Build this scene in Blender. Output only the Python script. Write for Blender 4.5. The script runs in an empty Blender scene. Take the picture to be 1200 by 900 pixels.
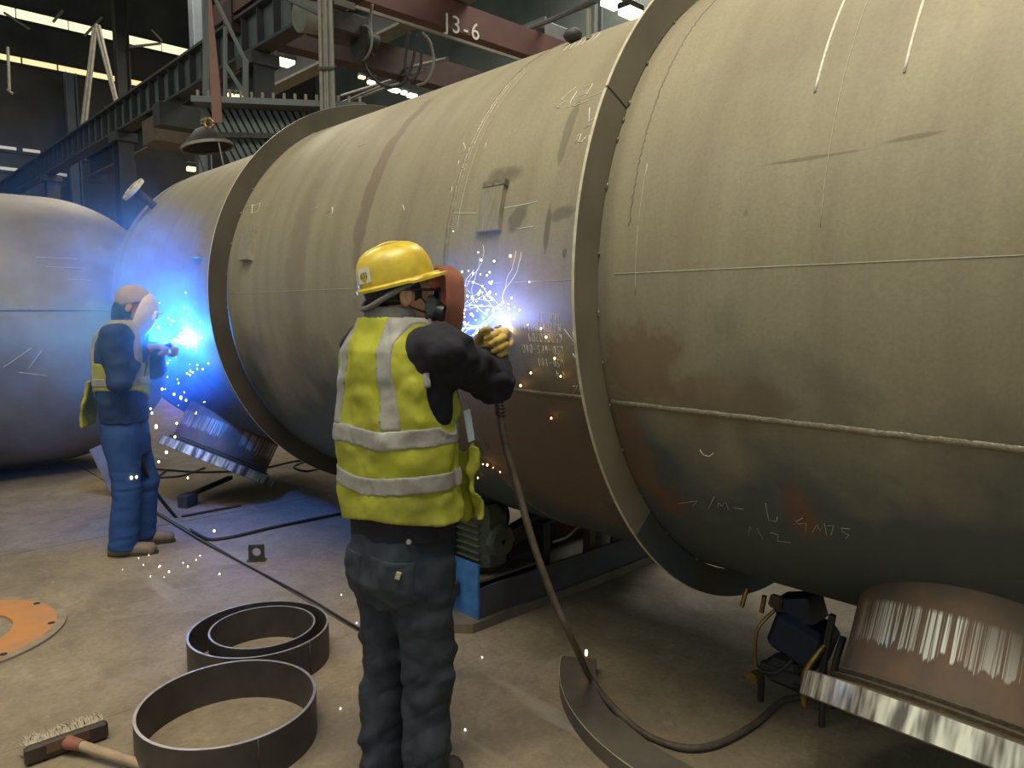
import bpy, math, random
import numpy as np
from mathutils import Vector, Matrix

random.seed(7)
RNG = np.random.default_rng(7)
scene = bpy.context.scene
COL = scene.collection

# ------------------------------------------------------------------ camera
FOC, TH, PITCH, EYE = 860.0, 0.7559, 0.10024, 1.52
cam_d = bpy.data.cameras.new('camera')
cam_d.sensor_fit = 'HORIZONTAL'
cam_d.sensor_width = 36.0
cam_d.lens = 36.0 * FOC / 1200.0
cam_d.clip_end = 300
cam = bpy.data.objects.new('camera', cam_d)
COL.objects.link(cam)
cam.location = (0, 0, EYE)
cam.rotation_euler = (math.pi / 2 - PITCH, 0, 0)
scene.camera = cam

# hall axes: n points across the hall (u), a points along the vessel (s)
NV = Vector((math.cos(TH), math.sin(TH), 0))
AV = Vector((-math.sin(TH), math.cos(TH), 0))
def W(u, s, z=0.0):
    return NV * u + AV * s + Vector((0, 0, z))

# ------------------------------------------------------------------ world and light
world = bpy.data.worlds.new('hall_air')
scene.world = world
world.use_nodes = True
bg = world.node_tree.nodes['Background']
bg.inputs[0].default_value = (.82, 1.0, .95, 1)
bg.inputs[1].default_value = 0.56

def area_light(name, loc, target, sx, sy, power, color):
    d = bpy.data.lights.new(name, 'AREA')
    d.shape = 'RECTANGLE'; d.size = sx; d.size_y = sy
    d.energy = power; d.color = color
    o = bpy.data.objects.new(name, d)
    COL.objects.link(o)
    o.location = loc
    o.rotation_euler = (Vector(target) - Vector(loc)).to_track_quat('-Z', 'Y').to_euler()
    return o
WARM = (1.0, 0.925, 0.75)
area_light('overhead_light', W(0.3, 0.2, 8.0), W(1.2, 0.3, 0), 2.5, 4.5, 680, WARM)
area_light('overhead_light', W(-2.6, 3.6, 9.0), W(-2.0, 3.4, 0), 2.0, 6.0, 380, WARM)
area_light('overhead_light', W(8.0, 22.0, 12.5), W(8.0, 22.0, 0), 5.0, 14.0, 1900, (1.0, 0.92, 0.78))  # unseen light added to brighten the structures of the far hall
area_light('overhead_light', W(16.0, 10.0, 13.6), W(16.0, 10.0, 0), 4.0, 16.0, 2800, (1.0, .95, 0.80))  # another unseen light, added to lift the black background on the right

scene.cycles.volume_bounces = 2
vs = scene.view_settings
vs.view_transform = 'Standard'; vs.look = 'None'
vs.exposure = -0.30; vs.gamma = 1.0
vs.use_curve_mapping = False

# ------------------------------------------------------------------ measuring helpers
CAMP = Vector((0, 0, EYE))
D, HC, R, RO, S1, S2 = 3.0, 1.6098, 1.1969, 1.3095, 1.5149, 4.4090
def ray(px, py):
    X = (px - 600) / FOC; Y = -(py - 450) / FOC
    return Vector((X, math.cos(PITCH) + Y * math.sin(PITCH), -math.sin(PITCH) + Y * math.cos(PITCH)))
def at(px, py, y):
    d = ray(px, py); return CAMP + d * (y / d.y)
def on_z(px, py, z=0.0):
    d = ray(px, py); return CAMP + d * ((z - EYE) / d.z)
def on_s(px, py, s):
    d = ray(px, py); return CAMP + d * (s / d.dot(AV))
def on_u(px, py, u):
    d = ray(px, py); return CAMP + d * (u / d.dot(NV))
def on_shell(px, py, off=0.0):
    d = ray(px, py); u = d.dot(NV); z = d.z; c = HC - EYE; rad = R + off
    A = u * u + z * z; B = -2 * (u * D + z * c); Cc = D * D + c * c - rad * rad
    q = max(B * B - 4 * A * Cc, 0)
    return CAMP + d * ((-B - math.sqrt(q)) / (2 * A))

# ------------------------------------------------------------------ materials
class NT:
    def __init__(self, m):
        m.use_nodes = True
        self.t = m.node_tree; self.n = self.t.nodes; self.l = self.t.links
        self.bsdf = self.n.get('Principled BSDF')
    def put(self, sock, v):
        if isinstance(v, bpy.types.NodeSocket): self.l.new(v, sock)
        elif v is not None: sock.default_value = v
    def coord(self, kind='Object'):
        if not hasattr(self, '_tc'): self._tc = self.n.new('ShaderNodeTexCoord')
        return self._tc.outputs[kind]
    def mapping(self, v, scale=(1, 1, 1), loc=(0, 0, 0)):
        k = self.n.new('ShaderNodeMapping'); self.put(k.inputs[0], v)
        k.inputs['Scale'].default_value = scale; k.inputs['Location'].default_value = loc
        return k.outputs[0]
    def noise(self, v, scale=5, detail=4, rough=.55, dist=0.0):
        k = self.n.new('ShaderNodeTexNoise'); self.put(k.inputs['Vector'], v)
        k.inputs['Scale'].default_value = scale; k.inputs['Detail'].default_value = detail
        k.inputs['Roughness'].default_value = rough; k.inputs['Distortion'].default_value = dist
        return k.outputs[0]
    def m(self, op, a, b=None, c=None, clamp=False):
        k = self.n.new('ShaderNodeMath'); k.operation = op; k.use_clamp = clamp
        self.put(k.inputs[0], a)
        if b is not None: self.put(k.inputs[1], b)
        if c is not None: self.put(k.inputs[2], c)
        return k.outputs[0]
    def ramp(self, v, lo, hi, a=0.0, b=1.0):
        k = self.n.new('ShaderNodeMapRange'); self.put(k.inputs[0], v)
        k.inputs[1].default_value = lo; k.inputs[2].default_value = hi
        k.inputs[3].default_value = a; k.inputs[4].default_value = b
        return k.outputs[0]
    def mix(self, f, a, b):
        k = self.n.new('ShaderNodeMix'); k.data_type = 'RGBA'
        self.put(k.inputs[0], f)
        for s, v in ((k.inputs[6], a), (k.inputs[7], b)):
            if isinstance(v, bpy.types.NodeSocket): self.l.new(v, s)
            else: s.default_value = (*v, 1)
        return k.outputs[2]
    def xyz(self, v):
        k = self.n.new('ShaderNodeSeparateXYZ'); self.put(k.inputs[0], v); return k.outputs
    def bump(self, h, strength=.3, dist=.01):
        k = self.n.new('ShaderNodeBump'); k.inputs['Strength'].default_value = strength
        k.inputs['Distance'].default_value = dist; self.put(k.inputs['Height'], h)
        self.l.new(k.outputs[0], self.bsdf.inputs['Normal'])
    def out(self, color=None, rough=None, metal=None):
        b = self.bsdf
        if color is not None:
            if isinstance(color, bpy.types.NodeSocket): self.l.new(color, b.inputs['Base Color'])
            else: b.inputs['Base Color'].default_value = (*color, 1)
        self.put(b.inputs['Roughness'], rough); self.put(b.inputs['Metallic'], metal)

MATS = {}
def mat(name, c1, c2=None, scale=8.0, rough=.6, metal=0.0, bump=0.0, bscale=60, stretch=(1, 1, 1), lo=.35, hi=.65, spec=None):
    if name in MATS: return MATS[name]
    m = bpy.data.materials.new(name); t = NT(m)
    v = t.mapping(t.coord(), stretch)
    if c2 is None: c2 = tuple(x * .75 for x in c1)
    col = t.mix(t.ramp(t.noise(v, scale), lo, hi), c1, c2)
    t.out(col, rough, metal)
    if spec is not None: t.bsdf.inputs['Specular IOR Level'].default_value = spec
    if bump: t.bump(t.noise(v, bscale, 3), bump, .004)
    MATS[name] = m
    return m
def glow(name, color, strength):
    if name in MATS: return MATS[name]
    m = bpy.data.materials.new(name); t = NT(m)
    t.out((.8, .8, .8), .5, 0)
    t.bsdf.inputs['Emission Color'].default_value = (*color, 1)
    t.bsdf.inputs['Emission Strength'].default_value = strength
    MATS[name] = m
    return m

# ------------------------------------------------------------------ mesh builder
class MB:
    def __init__(self):
        self.v = []; self.f = []; self.uv = None
    def add(self, vs, fs):
        b = len(self.v)
        self.v += [tuple(p) for p in vs]
        self.f += [tuple(i + b for i in f) for f in fs]
        return self
    def box(self, c, size, rot=None, bev=0.0):
        x, y, z = (k / 2 for k in size)
        if bev <= 0:
            vs = [(-x, -y, -z), (x, -y, -z), (x, y, -z), (-x, y, -z), (-x, -y, z), (x, -y, z), (x, y, z), (-x, y, z)]
            fs = [(0, 3, 2, 1), (4, 5, 6, 7), (0, 1, 5, 4), (1, 2, 6, 5), (2, 3, 7, 6), (3, 0, 4, 7)]
        else:
            b = min(bev, x * .9, y * .9, z * .9)
            vs = []; rings = []
            for zz, ins in ((-z, b), (-z + b, 0), (z - b, 0), (z, b)):
                X = x - ins; Y = y - ins; q = b if ins == 0 else b * .6
                ring = [(-X + q, -Y), (X - q, -Y), (X, -Y + q), (X, Y - q), (X - q, Y), (-X + q, Y), (-X, Y - q), (-X, -Y + q)]
                rings.append(range(len(vs), len(vs) + 8)); vs += [(p[0], p[1], zz) for p in ring]
            fs = [tuple(reversed(rings[0])), tuple(rings[3])]
            for k in range(3):
                for i in range(8):
                    j = (i + 1) % 8
                    fs.append((rings[k][i], rings[k][j], rings[k + 1][j], rings[k + 1][i]))
        M = rot if rot is not None else Matrix.Identity(3)
        c = Vector(c)
        return self.add([M @ Vector(p) + c for p in vs], fs)
    def bar(self, p0, p1, w, h, up=(0, 0, 1)):
        p0 = Vector(p0); p1 = Vector(p1); d = p1 - p0; L = d.length; d.normalize()
        up = Vector(up)
        if abs(d.dot(up)) > .98: up = Vector((1, 0, 0))
        x = d.cross(up).normalized(); z = x.cross(d).normalized()
        M = Matrix((x, d, z)).transposed()
        return self.box((p0 + p1) / 2, (w, L, h), M)
    def tube(self, pts, r, n=8, cap=True):
        pts = [Vector(p) for p in pts]
        rs = r if isinstance(r, (list, tuple)) else [r] * len(pts)
        vs = []; fs = []
        prev = None
        for i, p in enumerate(pts):
            d = (pts[min(i + 1, len(pts) - 1)] - pts[max(i - 1, 0)])
            d = d.normalized() if d.length > 1e-9 else Vector((0, 0, 1))
            if prev is None:
                x = d.orthogonal().normalized()
            else:
                x = (prev - d * prev.dot(d))
                x = x.normalized() if x.length > 1e-6 else d.orthogonal().normalized()
            prev = x; y = d.cross(x)
            for k in range(n):
                t = 2 * math.pi * k / n
                vs.append(p + x * (rs[i] * math.cos(t)) + y * (rs[i] * math.sin(t)))
        for i in range(len(pts) - 1):
            for k in range(n):
                j = (k + 1) % n
                fs.append((i * n + k, i * n + j, (i + 1) * n + j, (i + 1) * n + k))
        if cap:
            fs.append(tuple(reversed(range(n)))); m = (len(pts) - 1) * n
            fs.append(tuple(range(m, m + n)))
        return self.add(vs, fs)
    def cyl(self, p0, p1, r, n=20):
        return self.tube([p0, p1], r, n)
    def lathe(self, prof, n=48, M=None, a0=0.0, a1=2 * math.pi, closed_prof=False, uv=False):
        # profile of (r, z) turned about local z; M maps to the parent frame
        full = abs((a1 - a0) - 2 * math.pi) < 1e-6
        m = n if full else n + 1
        vs = []
        for i in range(m):
            t = a0 + (a1 - a0) * i / n
            for r, z in prof:
                p = Vector((r * math.cos(t), r * math.sin(t), z))
                vs.append(M @ p if M is not None else p)
        k = len(prof); fs = []
        kk = k if closed_prof else k - 1
        for i in range(n):
            j = (i + 1) % m
            for q in range(kk):
                q2 = (q + 1) % k
                fs.append((i * k + q, j * k + q, j * k + q2, i * k + q2))
        if closed_prof and not full:
            fs.append(tuple(range(k))); fs.append(tuple(reversed(range(n * k, n * k + k))))
        return self.add(vs, fs)
    def prism(self, poly, z0, z1, M=None):
        n = len(poly)
        vs = [Vector((x, y, z0)) for x, y in poly] + [Vector((x, y, z1)) for x, y in poly]
        if M is not None: vs = [M @ p for p in vs]
        fs = [tuple(reversed(range(n))), tuple(range(n, 2 * n))]
        for i in range(n):
            j = (i + 1) % n; fs.append((i, j, n + j, n + i))
        return self.add(vs, fs)
    def ball(self, c, r, n=10, sq=(1, 1, 1)):
        prof = []
        c = Vector(c); h = n // 2 + 1
        for i in range(h + 1):
            t = -math.pi / 2 + math.pi * i / h
            prof.append((max(r * math.cos(t), 1e-5), r * math.sin(t)))
        M = Matrix.Translation(c) @ Matrix.Diagonal((*sq, 1))
        return self.lathe(prof, n, M)
    def mesh(self, name, smooth=None):
        me = bpy.data.meshes.new(name)
        me.from_pydata(self.v, [], self.f)
        if smooth is not None:
            me.polygons.foreach_set('use_smooth', [True] * len(me.polygons))
            if smooth < 179: me.set_sharp_from_angle(angle=math.radians(smooth))
        me.update()
        return me
    def build(self, name, m=None, parent=None, smooth=None):
        return link(name, self.mesh(name, smooth), m, parent)

def link(name, me, m=None, parent=None):
    o = bpy.data.objects.new(name, me); COL.objects.link(o)
    if m is not None and me is not None:
        if len(me.materials) == 0: me.materials.append(m)
    if parent is not None: o.parent = parent
    return o
def tag(o, label=None, cat=None, group=None, kind=None):
    if label: o['label'] = label
    if cat: o['category'] = cat
    if group: o['group'] = group
    if kind: o['kind'] = kind
    return o
def thing(name, label, cat, loc=(0, 0, 0), rotz=0.0, group=None, kind=None):
    o = bpy.data.objects.new(name, None); COL.objects.link(o)
    o.empty_display_size = .1
    o.location = loc; o.rotation_euler = (0, 0, rotz)
    return tag(o, label, cat, group, kind)
def struct(o):
    o['kind'] = 'structure'; return o
def smooth_path(pts, n=8):
    P = [Vector(p) for p in pts]; out = []
    for i in range(len(P) - 1):
        a = P[max(i - 1, 0)]; b = P[i]; c = P[i + 1]; d = P[min(i + 2, len(P) - 1)]
        for k in range(n):
            t = k / n
            out.append(.5 * ((2 * b) + (c - a) * t + (2 * a - 5 * b + 4 * c - d) * t * t + (3 * b - a - 3 * c + d) * t ** 3))
    out.append(P[-1])
    return out
def axis_matrix(origin, zdir, xhint=(0, 0, 1)):
    z = Vector(zdir).normalized(); x = Vector(xhint); x = (x - z * x.dot(z))
    x = x.normalized() if x.length > 1e-6 else z.orthogonal().normalized()
    y = z.cross(x)
    M = Matrix((x, y, z)).transposed().to_4x4(); M.translation = Vector(origin)
    return M

# ------------------------------------------------------------------ distance-field modelling for bodies and cloth
_NT = RNG.random((32, 32, 32)).astype(np.float32)
def vnoise(X, Y, Z):
    def sp(A):
        i = np.floor(A).astype(np.int32); f = (A - i).astype(np.float32); return i & 31, (i + 1) & 31, f * f * (3 - 2 * f)
    a0, a1, fa = sp(X); b0, b1, fb = sp(Y); c0, c1, fc = sp(Z)
    def L(a, b, t): return a + (b - a) * t
    return L(L(L(_NT[a0, b0, c0], _NT[a1, b0, c0], fa), L(_NT[a0, b1, c0], _NT[a1, b1, c0], fa), fb),
             L(L(_NT[a0, b0, c1], _NT[a1, b0, c1], fa), L(_NT[a0, b1, c1], _NT[a1, b1, c1], fa), fb), fc) - .5
class Grid:
    def __init__(self, lo, hi, h):
        self.lo = np.array(lo, np.float32); self.h = h
        n = np.ceil((np.array(hi) - np.array(lo)) / h).astype(int) + 1
        ax = [self.lo[i] + h * np.arange(n[i], dtype=np.float32) for i in range(3)]
        self.X, self.Y, self.Z = np.meshgrid(*ax, indexing='ij')
def cone(g, a, b, ra, rb):
    a = np.array(a, np.float32); b = np.array(b, np.float32); d = b - a
    x = g.X - a[0]; y = g.Y - a[1]; z = g.Z - a[2]
    t = np.clip((x * d[0] + y * d[1] + z * d[2]) / float(d @ d + 1e-12), 0, 1)
    return np.sqrt((x - d[0] * t) ** 2 + (y - d[1] * t) ** 2 + (z - d[2] * t) ** 2) - (ra + (rb - ra) * t)
def ell(g, c, r, M=None):
    x = g.X - c[0]; y = g.Y - c[1]; z = g.Z - c[2]
    if M is not None:
        x, y, z = (M[0][0] * x + M[1][0] * y + M[2][0] * z, M[0][1] * x + M[1][1] * y + M[2][1] * z, M[0][2] * x + M[1][2] * y + M[2][2] * z)
    k0 = np.sqrt((x / r[0]) ** 2 + (y / r[1]) ** 2 + (z / r[2]) ** 2)
    k1 = np.sqrt((x / r[0] ** 2) ** 2 + (y / r[1] ** 2) ** 2 + (z / r[2] ** 2) ** 2) + 1e-6
    return k0 * (k0 - 1) / k1
def loft(g, rows):
    zs = [r[0] for r in rows]
    cx, cy, w, d = (np.interp(g.Z, zs, [r[i] for r in rows]).astype(np.float32) for i in (1, 2, 3, 4))
    q = (np.abs((g.X - cx) / w) ** 2.3 + np.abs((g.Y - cy) / d) ** 2.3) ** (1 / 2.3)
    return np.maximum((q - 1) * np.minimum(w, d), np.maximum(zs[0] - g.Z, g.Z - zs[-1]))
def smin(a, b, k):
    h = np.clip(.5 + .5 * (b - a) / k, 0, 1)
    return b + (a - b) * h - k * h * (1 - h)
def smax(a, b, k):
    return -smin(-a, -b, k)
def surfnet(g, F):
    ins = F < 0
    n = np.array(F.shape)
    c = ins[:-1, :-1, :-1].astype(np.int8)
    cnt = np.zeros(n - 1, np.int8)
    sl = lambda i, k: slice(i, k - 1 + i)
    for i in (0, 1):
        for j in (0, 1):
            for k in (0, 1):
                cnt += ins[sl(i, n[0]), sl(j, n[1]), sl(k, n[2])]
    act = (cnt > 0) & (cnt < 8)
    idx = -np.ones(act.shape, np.int64); A = np.argwhere(act); idx[act] = np.arange(len(A))
    acc = np.zeros((len(A), 3)); num = np.zeros(len(A))
    cs = [(i, j, k) for i in (0, 1) for j in (0, 1) for k in (0, 1)]
    for p in cs:
        for ax in range(3):
            if p[ax]: continue
            q = list(p); q[ax] = 1
            f0 = F[A[:, 0] + p[0], A[:, 1] + p[1], A[:, 2] + p[2]]; f1 = F[A[:, 0] + q[0], A[:, 1] + q[1], A[:, 2] + q[2]]
            cr = (f0 < 0) != (f1 < 0)
            t = np.where(cr, f0 / np.where(f0 - f1 == 0, 1, f0 - f1), 0)
            pos = np.tile(np.array(p, float), (len(A), 1)); pos[:, ax] += t
            acc += pos * cr[:, None]; num += cr
    V = (A + acc / np.maximum(num, 1)[:, None]) * g.h + g.lo
    faces = []
    for ax in range(3):
        o = [b for b in range(3) if b != ax]
        s0 = [slice(None)] * 3; s1 = [slice(None)] * 3
        s0[ax] = slice(0, n[ax] - 1); s1[ax] = slice(1, n[ax])
        for b in o: s0[b] = slice(1, n[b] - 1); s1[b] = slice(1, n[b] - 1)
        a0 = ins[tuple(s0)]; a1 = ins[tuple(s1)]
        E_ = np.argwhere(a0 != a1)
        if len(E_) == 0: continue
        flip = a0[E_[:, 0], E_[:, 1], E_[:, 2]]
        base = E_.copy()
        for b in o: base[:, b] += 1
        q = []
        for d0, d1 in ((-1, -1), (0, -1), (0, 0), (-1, 0)):
            cc = base.copy(); cc[:, o[0]] += d0; cc[:, o[1]] += d1
            q.append(idx[cc[:, 0], cc[:, 1], cc[:, 2]])
        q = np.stack(q, 1)
        if ax == 1: flip = ~flip
        q[~flip] = q[~flip][:, ::-1]
        faces.append(q)
    Fq = np.concatenate(faces) if faces else np.zeros((0, 4), int)
    return V, Fq[(Fq >= 0).all(1)]
def sdf_part(name, g, F, m, parent, label=None):
    V, Q = surfnet(g, F)
    me = bpy.data.meshes.new(name)
    me.vertices.add(len(V)); me.vertices.foreach_set('co', V.astype(np.float32).ravel())
    me.loops.add(Q.size); me.loops.foreach_set('vertex_index', Q.ravel().astype(np.int32))
    me.polygons.add(len(Q)); me.polygons.foreach_set('loop_start', np.arange(0, Q.size, 4, dtype=np.int32))
    me.polygons.foreach_set('use_smooth', np.ones(len(Q), bool))
    me.update(calc_edges=True); me.validate()
    o = link(name, me, m, parent)
    if label: o['label'] = label
    return o

# ================================================================== THE SETTING
def concrete():
    m = bpy.data.materials.new('concrete'); t = NT(m)
    v = t.coord()
    big = t.noise(v, .55, 5, .6); mid = t.noise(v, 3.0, 6, .65, .4); fine = t.noise(v, 45, 3)
    c = t.mix(t.ramp(big, .35, .68), (.315, .245, .155), (.225, .175, .110))
    c = t.mix(t.ramp(mid, .42, .72, 0, .75), c, (.135, .105, .075))
    c = t.mix(t.ramp(t.noise(v, 9, 5, .7), .60, .72, 0, .6), c, (.33, .28, .21))
    c = t.mix(t.ramp(t.noise(v, 16, 6, .7, .6), .50, .66, 0, .45), c, (.15, .115, .075))
    c = t.mix(t.ramp(t.noise(t.mapping(v, (1, 1, 1), (7, 3, 0)), 5, 6, .75, 1.0), .56, .70, 0, .55), c, (.40, .33, .235))
    c = t.mix(t.ramp(fine, .35, .75, 0, .35), c, (.10, .08, .055))
    c = t.mix(t.ramp(t.noise(t.mapping(v, (3, .35, 1)), 2.2, 4), .62, .72, 0, .5), c, (.36, .31, .24))
    t.out(c, t.ramp(mid, .3, .7, .58, .75), 0)
    t.bump(t.noise(v, 30, 4), .22, .004)
    return m
CONC = concrete()
DARK = mat('dark_recess', (.02, .018, .016), rough=.9)
b = MB().box((9, 15, -.035), (44, 52, .04))
floor = struct(b.build('floor', DARK)); floor.rotation_euler.z = TH
slab_u = [-13, -6.2, -2.23, 1.77, 5.77, 9.77, 13.77, 17.77, 21.77, 25.8]
slab_s = [-9, -.6, 2.95, 5.40, 11.4, 17.4, 23.4, 29.4, 37]
for i in range(len(slab_u) - 1):
    for j in range(len(slab_s) - 1):
        u0, u1, s0, s1 = slab_u[i], slab_u[i + 1], slab_s[j], slab_s[j + 1]
        if j == 1 and u0 == 1.77: continue
        if j == 1 and u1 == 1.77: u1 = 5.77
        if s0 == 2.95: s0 = 2.942 if i != 3 else 2.95
        MB().box(((u0 + u1) / 2, (s0 + s1) / 2, -.0075), (u1 - u0 - .012, s1 - s0 - .010, .015)).build('slab', CONC, floor)

WALL = mat('wall_sheet', (.075, .068, .062), (.045, .042, .042), scale=.6, rough=.85)
WALL2 = mat('wall_sheet_teal', (.17, .19, .175), (.11, .125, .115), scale=.5, rough=.85)
ROOF = mat('roof_sheet', (.085, .08, .072), (.055, .05, .048), scale=.4, rough=.9)
def rot_struct(name, mb, m):
    o = struct(mb.build(name, m)); o.rotation_euler.z = TH; return o
rot_struct('wall_back', MB().box((5, 37.2, 9.5), (34, .3, 19.4)), WALL)
rot_struct('wall_right', MB().box((20.5, 14, 9.5), (.3, 46, 19.4)), WALL2)
rot_struct('ceiling', MB().box((5, 16, 19.3), (34, 50, .2)), ROOF)
DAY = glow('daylight_glass', (1.0, .90, .50), 1.6)
DAY2 = glow('daylight_glass_amber', (1.0, .76, .34), 1.3)
FRAME = mat('window_steel', (.05, .048, .045), rough=.7)
def window_strip(name, z0, z1, u0, u1, m, step, gap):
    fr = MB().box(((u0 + u1) / 2, 37.02, z0 - .06), (u1 - u0, .1, .10)).box(((u0 + u1) / 2, 37.02, z1 + .06), (u1 - u0, .1, .10))
    o = rot_struct(name, fr, FRAME)
    u = u0
    while u < u1 - .05:
        e = min(u + step, u1)
        MB().box(((u + e) / 2, 37.0, (z0 + z1) / 2), (e - u - gap, .04, z1 - z0)).build('pane', m, o)
        u = e
window_strip('window_1', 13.50, 13.86, 3.0, 15.0, DAY, 1.9, .05)
window_strip('window_2', 11.72, 11.94, 3.0, 13.2, DAY2, 1.3, .07)

# ================================================================== THE MAIN VESSEL
def shell_mat():
    m = bpy.data.materials.new('mill_scale_steel'); t = NT(m)
    v = t.coord(); X, Y, Z = t.xyz(v)
    phi = t.m('MULTIPLY', t.m('ARCTAN2', t.m('SUBTRACT', Z, HC), t.m('MULTIPLY', X, -1.0)), 180 / math.pi)
    comb = t.n.new('ShaderNodeCombineXYZ'); t.l.new(Y, comb.inputs[0]); t.put(comb.inputs[1], t.m('MULTIPLY', phi, .0209))
    sv = comb.outputs[0]
    big = t.noise(sv, 1.1, 5, .6, .3)
    streak = t.noise(t.mapping(sv, (5.5, .55, 1)), 1.3, 5, .6)
    fine = t.noise(v, 90, 3, .6)
    c = t.mix(t.ramp(big, .3, .7), (.335, .292, .185), (.24, .206, .132))
    c = t.mix(t.ramp(streak, .42, .70, 0, .55), c, (.20, .155, .105))
    c = t.mix(t.ramp(fine, .35, .7, 0, .3), c, (.15, .13, .09))
    # shade and cool daylight painted into blue mill scale underneath, with rust breaking through
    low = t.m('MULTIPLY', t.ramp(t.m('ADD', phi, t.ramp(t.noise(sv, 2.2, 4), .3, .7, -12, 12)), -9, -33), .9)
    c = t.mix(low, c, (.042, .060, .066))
    wob = t.ramp(t.noise(sv, 9, 5, .65), .25, .75, -.85, .85)
    def blot(s0, p0, ds, dp, col, k, soft=.5, shear=0.0):
        nonlocal c
        dx = t.m('SUBTRACT', Y, s0); dy = t.m('SUBTRACT', phi, p0)
        if shear: dx = t.m('SUBTRACT', dx, t.m('MULTIPLY', dy, shear))
        q = t.m('ADD', t.m('POWER', t.m('ABSOLUTE', t.m('DIVIDE', dx, ds)), 2.0), t.m('POWER', t.m('ABSOLUTE', t.m('DIVIDE', dy, dp)), 2.0))
        q = t.m('ADD', q, wob)
        c = t.mix(t.ramp(q, 1.0 + soft, 1.0 - soft, 0, k), c, col)
    BR = (.15, .085, .045); DK = (.085, .075, .055)
    blot(1.95, -33, .44, 17, (.15, .095, .058), .85, .5); blot(1.36, -12.5, .15, 6.5, BR, .60, .35); blot(1.12, -17, .22, 4, BR, .45, .4); blot(1.47, -28, .07, 9, BR, .75, .35)
    blot(.93, -34, .05, 5, (.17, .06, .03), .55, .6); blot(1.40, -38, .06, 3, (.17, .06, .03), .55, .6)
    blot(1.60, -17, .10, 5, (.20, .11, .06), .5, .8); blot(1.85, -3, .18, 7, (.26, .17, .10), .4, .8)
    blot(1.76, 25.5, .022, 6.5, DK, .5, .25, .0012); blot(1.915, 11.2, .042, 2.2, DK, .6, .35, -.008)
    blot(1.755, 9.0, .012, 3.6, DK, .65, .4, 0); blot(1.69, 11.2, .05, 1.1, DK, .6, .6, -.012); blot(1.665, 4.6, .010, .8, DK, .7, .3)
    blot(2.04, 19.4, .085, 1.9, (.10, .075, .05), .65, .7); blot(2.96, 26, .05, 26, (.17, .125, .085), .75, .35)
    blot(.85, 14.0, .13, .22, DK, .5, .5, -.09); blot(.62, 14.6, .06, .3, DK, .5, .5, -.09)
    blot(3.55, 10, .10, 24, (.19, .145, .10), .6, .6); blot(.35, 18, .05, 2.0, DK, .35, .6); blot(1.02, 8, .008, .5, DK, .4, .5)
    t.out(c, t.ramp(big, .3, .7, .55, .7), .15)
    t.bump(t.noise(v, 140, 2), .12, .002)
    return m
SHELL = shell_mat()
RINGM = mat('ring_plate_steel', (.088, .073, .05), (.062, .051, .036), scale=3, rough=.6, metal=.3, bump=.1)
RINGN = mat('ring_plate_olive', (.185, .155, .105), (.14, .115, .078), scale=3, rough=.6, metal=.1, bump=.1)
RINGB = mat('ring_plate_blue', (.045, .085, .105), (.075, .06, .045), scale=3.5, rough=.6, metal=.1)
EDGE = mat('cut_edge_steel', (.66, .60, .44), (.50, .44, .32), scale=30, rough=.5, metal=.3)
WELD = mat('weld_bead', (.26, .225, .155), (.16, .135, .095), scale=50, rough=.45, metal=.5, bump=.6, bscale=120)
TACK = mat('tack_metal', (.42, .39, .31), (.07, .06, .045), scale=80, rough=.4, metal=.5)
CHALK = mat('chalk', (.80, .76, .62), (.62, .58, .46), scale=90, rough=.95)
vessel = thing('pressure_vessel', 'large steel pressure vessel with two stiffening rings, welded by the man in the yellow vest', 'vessel', W(D, 0, 0), TH)
# local frame of the vessel: x = u - D, y = s, z up
def cp(s, phi, r=R):            # point on a circle about the axis, phi in degrees, 0 = towards the workers
    p = math.radians(phi); return Vector((-r * math.cos(p), s, HC + r * math.sin(p)))
AXM = Matrix(((-1, 0, 0, 0), (0, 0, 1, 0), (0, 1, 0, HC), (0, 0, 0, 1)))   # (r cos t, r sin t, z) -> (-r cos t, z, HC + r sin t)
S_END = 6.78
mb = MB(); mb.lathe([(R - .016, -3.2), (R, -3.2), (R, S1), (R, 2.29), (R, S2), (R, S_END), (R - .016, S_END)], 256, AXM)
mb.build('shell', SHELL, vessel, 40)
for s0, sg in ((S_END - .25, 1),):
    prof = [(max((R - .017) * math.cos(t), 1e-4), s0 + .2 * math.sin(t)) for t in np.linspace(0, math.pi / 2, 10)]
    MB().lathe(prof, 96, AXM).build('end_cover', RINGM, vessel, 60)
prof = [(max(R * math.cos(t), 1e-4), -3.2 - .45 * math.sin(t)) for t in np.linspace(0, math.pi / 2, 14)]
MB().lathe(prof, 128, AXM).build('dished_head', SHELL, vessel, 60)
def arc_plate(name, s, t, r0, r1, a0, a1, m, n, parent):
    prof = [(r0, s), (r1, s), (r1, s + t), (r0, s + t)]
    return MB().lathe(prof, n, AXM, math.radians(a0), math.radians(a1), True).build(name, m, parent, 30)
def rim(name, s, t, r, a0, a1, n, parent):
    prof = [(r - .004, s + .001), (r + .0012, s + .001), (r + .0012, s + t - .001), (r - .004, s + t - .001)]
    return MB().lathe(prof, n, AXM, math.radians(a0), math.radians(a1), True).build(name, EDGE, parent, 30)
def blob(c, l, w, h, tang, nrm):
    c = Vector(c); tg = Vector(tang).normalized(); nr = Vector(nrm).normalized(); bi = tg.cross(nr)
    M = Matrix((tg * l, bi * w, nr * h)).transposed().to_4x4(); M.translation = c
    prof = [(max(math.cos(t), 1e-4), math.sin(t)) for t in np.linspace(-math.pi / 2, math.pi / 2, 5)]
    return MB().lathe(prof, 6, M)
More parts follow.
